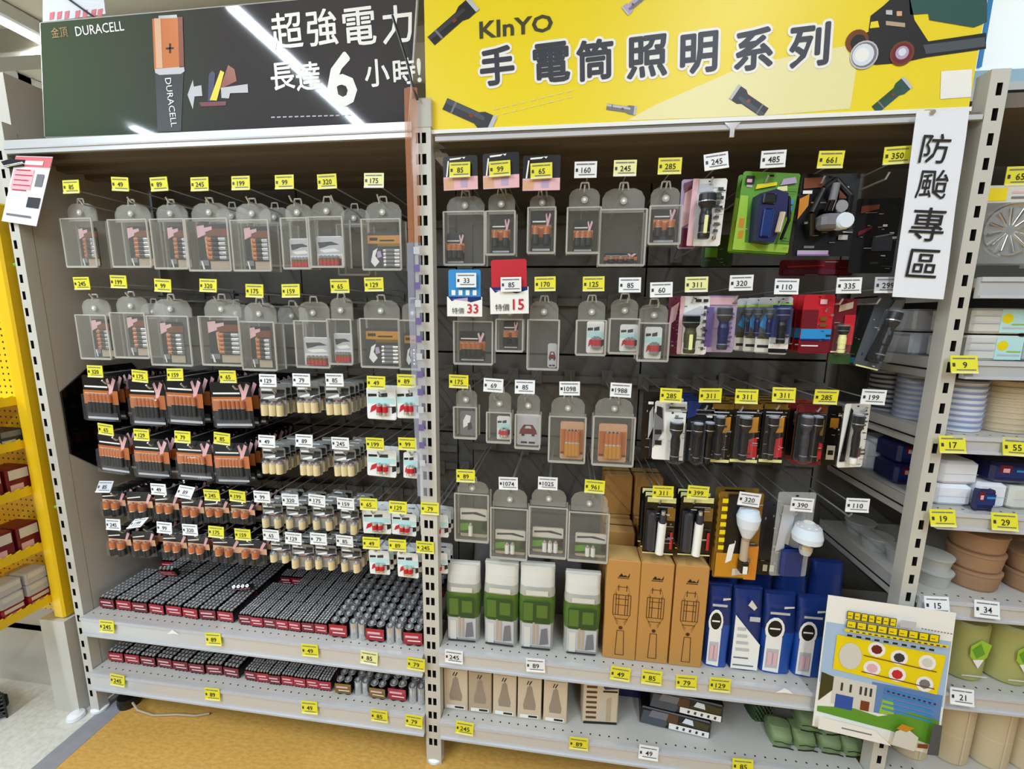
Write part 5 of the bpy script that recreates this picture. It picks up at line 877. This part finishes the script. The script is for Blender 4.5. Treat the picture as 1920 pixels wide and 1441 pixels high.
# ================================================================ yellow display and grey gondola on the left
t = thing('pegboard_display', (-1.62, .0, .375), 'yellow perforated display board with wire-edged shelves at the left edge', 'display')
P['peg'] = m('peg', '#f2c81a', .45); nt = P['peg'].node_tree; bs = nt.nodes['Principled BSDF']; tc = nt.nodes.new('ShaderNodeTexCoord'); vo = nt.nodes.new('ShaderNodeTexVoronoi'); vo.inputs['Scale'].default_value = 48; vo.inputs['Randomness'].default_value = 0
mp = nt.nodes.new('ShaderNodeMapping'); mp.inputs['Scale'].default_value = (1, 0, 1); rr = nt.nodes.new('ShaderNodeValToRGB'); rr.color_ramp.interpolation = 'CONSTANT'; rr.color_ramp.elements[0].color = lin('#3c2f08'); rr.color_ramp.elements[1].position = .17; rr.color_ramp.elements[1].color = lin('#f2c81a')
nt.links.new(tc.outputs['Object'], mp.inputs[0]); nt.links.new(mp.outputs[0], vo.inputs['Vector']); nt.links.new(vo.outputs['Distance'], rr.inputs[0]); nt.links.new(rr.outputs[0], bs.inputs['Base Color'])
MB().box(-.5, .24, .03, .04, .0, 1.36, 'peg').build('pegboard', t)
MB().cbox(.24, .285, .0, .05, -.005, 1.38, 'yelfix', .006).build('edge_post', t)
for i, z in enumerate((.77, .625, .465, .262, .066)):
    b = MB().box(-.5, .235, -.26, .03, z-.006, z, 'yelfix'); o = b.build('shelf', t)
    b = MB(); b.box(.235, .24, -.26, .03, z-.012, z+.016, 'yelbrd')
    for q in range(12): b.tube((.2375, -.255+q*.024, z+.016), (.2375, -.243+q*.024, z+.019), .003, 'signyel', 5)
    b.build('shelf_lip', o)
MB().path([(.27, .02, 1.2), (.296, .04, 1.2)], .008, 'lime').path([(.27, .02, .4), (.296, .04, .4)], .008, 'lime').build('tie', t)
for i, (z, h, kk, n_) in enumerate(((1.006, .05, 'dgray', 3), (.846, .085, 'dred', 3), (.643, .09, 'dred', 4), (.447, .034, 'bwrap', 4), (.4815, .042, 'lgray', 4), (.524, .042, 'lgray', 4))):
    for q in range(n_):
        y = -.07*(q+1)+.02 if i != 3 else -.07*(q+1)+.02
        t2 = thing('snack_pack', (-1.41, y, z), '%s pack, %s from the back on %s, yellow display' % ({'dgray': 'dark', 'dred': 'dark red', 'bwrap': 'red tray', 'lgray': 'clear white'}[kk], ORD[q], ['the second shelf', 'the third shelf', 'the fourth shelf', 'the lowest shelf', 'the red trays', 'top of the lower white packs'][i]), 'snack pack', 'packs on the yellow display', R.uniform(-.05, .05))
        MB().cbox(-.06, .022, 0, .062, 0, h, kk, .004).build('pack', t2)
        b = MB()
        for (y0, y1, a, c_, km) in ((.006, .056, .55, .92, 'bag' if kk != 'dgray' else 'gray'), (.006, .04, .1, .35, 'pink' if kk in ('dred', 'bwrap') else 'lgray')): b.add([(.0226, y0, h*a), (.0226, y1, h*a), (.0226, y1, h*c_), (.0226, y0, h*c_)], [(0, 1, 2, 3)], km)
        b.build('print', t2)
t = thing('grey_gondola', (-1.75, .075, 0), 'grey sheet metal gondola end behind the yellow display', 'gondola')
MB().box(-.6, .31, .0, .3, .0, .25, 'side').box(-.6, .31, .005, .3, .253, .37, 'side').box(-.6, .31, .0, .012, .235, .25, 'lgray').build('base_panel', t)
MB().box(-.6, .42, .0, .3, .375, 2.14, 'side').build('back_board', t); MB().box(.325, .425, -.085, .28, .0, .368, 'post').build('end_post', t); MB().box(.31, .325, -.02, .28, 0, .37, 'slot').build('gap', t)
MB().cbox(.39, .42, -.08, -.068, .235, .285, 'black', .003).build('latch', t); MB().lathe([(.012, .0), (.026, .002), (.024, .014), (.01, .02)], (.43, -.1, 0), 'white', n=12).build('levelling_foot', t)
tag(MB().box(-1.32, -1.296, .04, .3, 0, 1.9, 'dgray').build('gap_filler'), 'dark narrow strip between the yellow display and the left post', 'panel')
t = thing('black_basket', (-1.66, -.12, 0), 'low black wire basket on the white floor at the left edge', 'basket'); b = MB()
for q in range(6): b.tube((-.12, -.1, .012+q*.016), (.1, .06, .012+q*.016), .004, 'black', 6).tube((.1, .06, .012+q*.016), (-.12, .12, .012+q*.016), .004, 'black', 6)
for q in range(8): b.tube((-.12+q*.0314, -.1+q*.0229, 0), (-.12+q*.0314, -.1+q*.0229, .1), .003, 'black', 5)
b.build('wire', t); MB().cbox(-.14, .06, -.05, .1, .004, .06, 'slot', .01).build('mat', t)
# cable under the left rack
t = thing('cable', (-1.02, .05, 0), 'thin grey cable lying under the left rack', 'cable'); MB().path([(-.13, -.02, .03), (-.1, -.03, .012), (-.03, -.035, .006), (.05, -.02, .006), (.12, -.015, .006), (.16, .0, .006)], .004, 'belly').build('wire', t)
t = thing('black_bucket', (-1.19, .052, 0), 'black round fitting on the floor under the left rack', 'fitting'); MB().lathe([(.034, 0), (.036, .02), (.033, .036), (.014, .04)], (0, 0, 0), 'black', n=18).build('body', t)
# white paper hanging over the dark sign
Y = .1; o0 = tuple(A(140, 36, Y)); t = thing('hanging_sign', o0, 'pale pink paper sign hanging above the dark header sign', 'sign'); pp = [(80, 42), (198, 26), (190, -40), (80, -40)]
MB().ext(P2(pp, Y, o0), 0, .001, 'paper').build('sheet', t); b = MB()
for i, px in enumerate((98, 112, 126, 146, 160, 176, 188)): b.poly(P2([(px-4, 24-i), (px+5, 22-i), (px+3, 36-i), (px-5, 38-i)], Y, o0), -.0008, 'redpink')
b.build('print', t); MB().path([(P2([(120, -8)], Y, o0)[0][0], -.004, P2([(120, -8)], Y, o0)[0][1]), (P2([(182, 36)], Y, o0)[0][0], -.004, P2([(182, 36)], Y, o0)[0][1])], .003, 'black').build('rod', t)
# white sticker scraps on the rails
for i, (px, py) in enumerate(((324, 1186), (1470, 1296))):
    c = A(px, py, -.018); t = tag(MB().poly([(-.022, -.006), (-.01, .004), (0, .012), (.012, .006), (.024, -.004), (.006, -.002)], -.0008, 'signwhite').build('sticker_scrap'), 'torn white sticker scrap on the %s upper rail' % ['left', 'right'][i], 'sticker', 'sticker scraps'); t.location = c
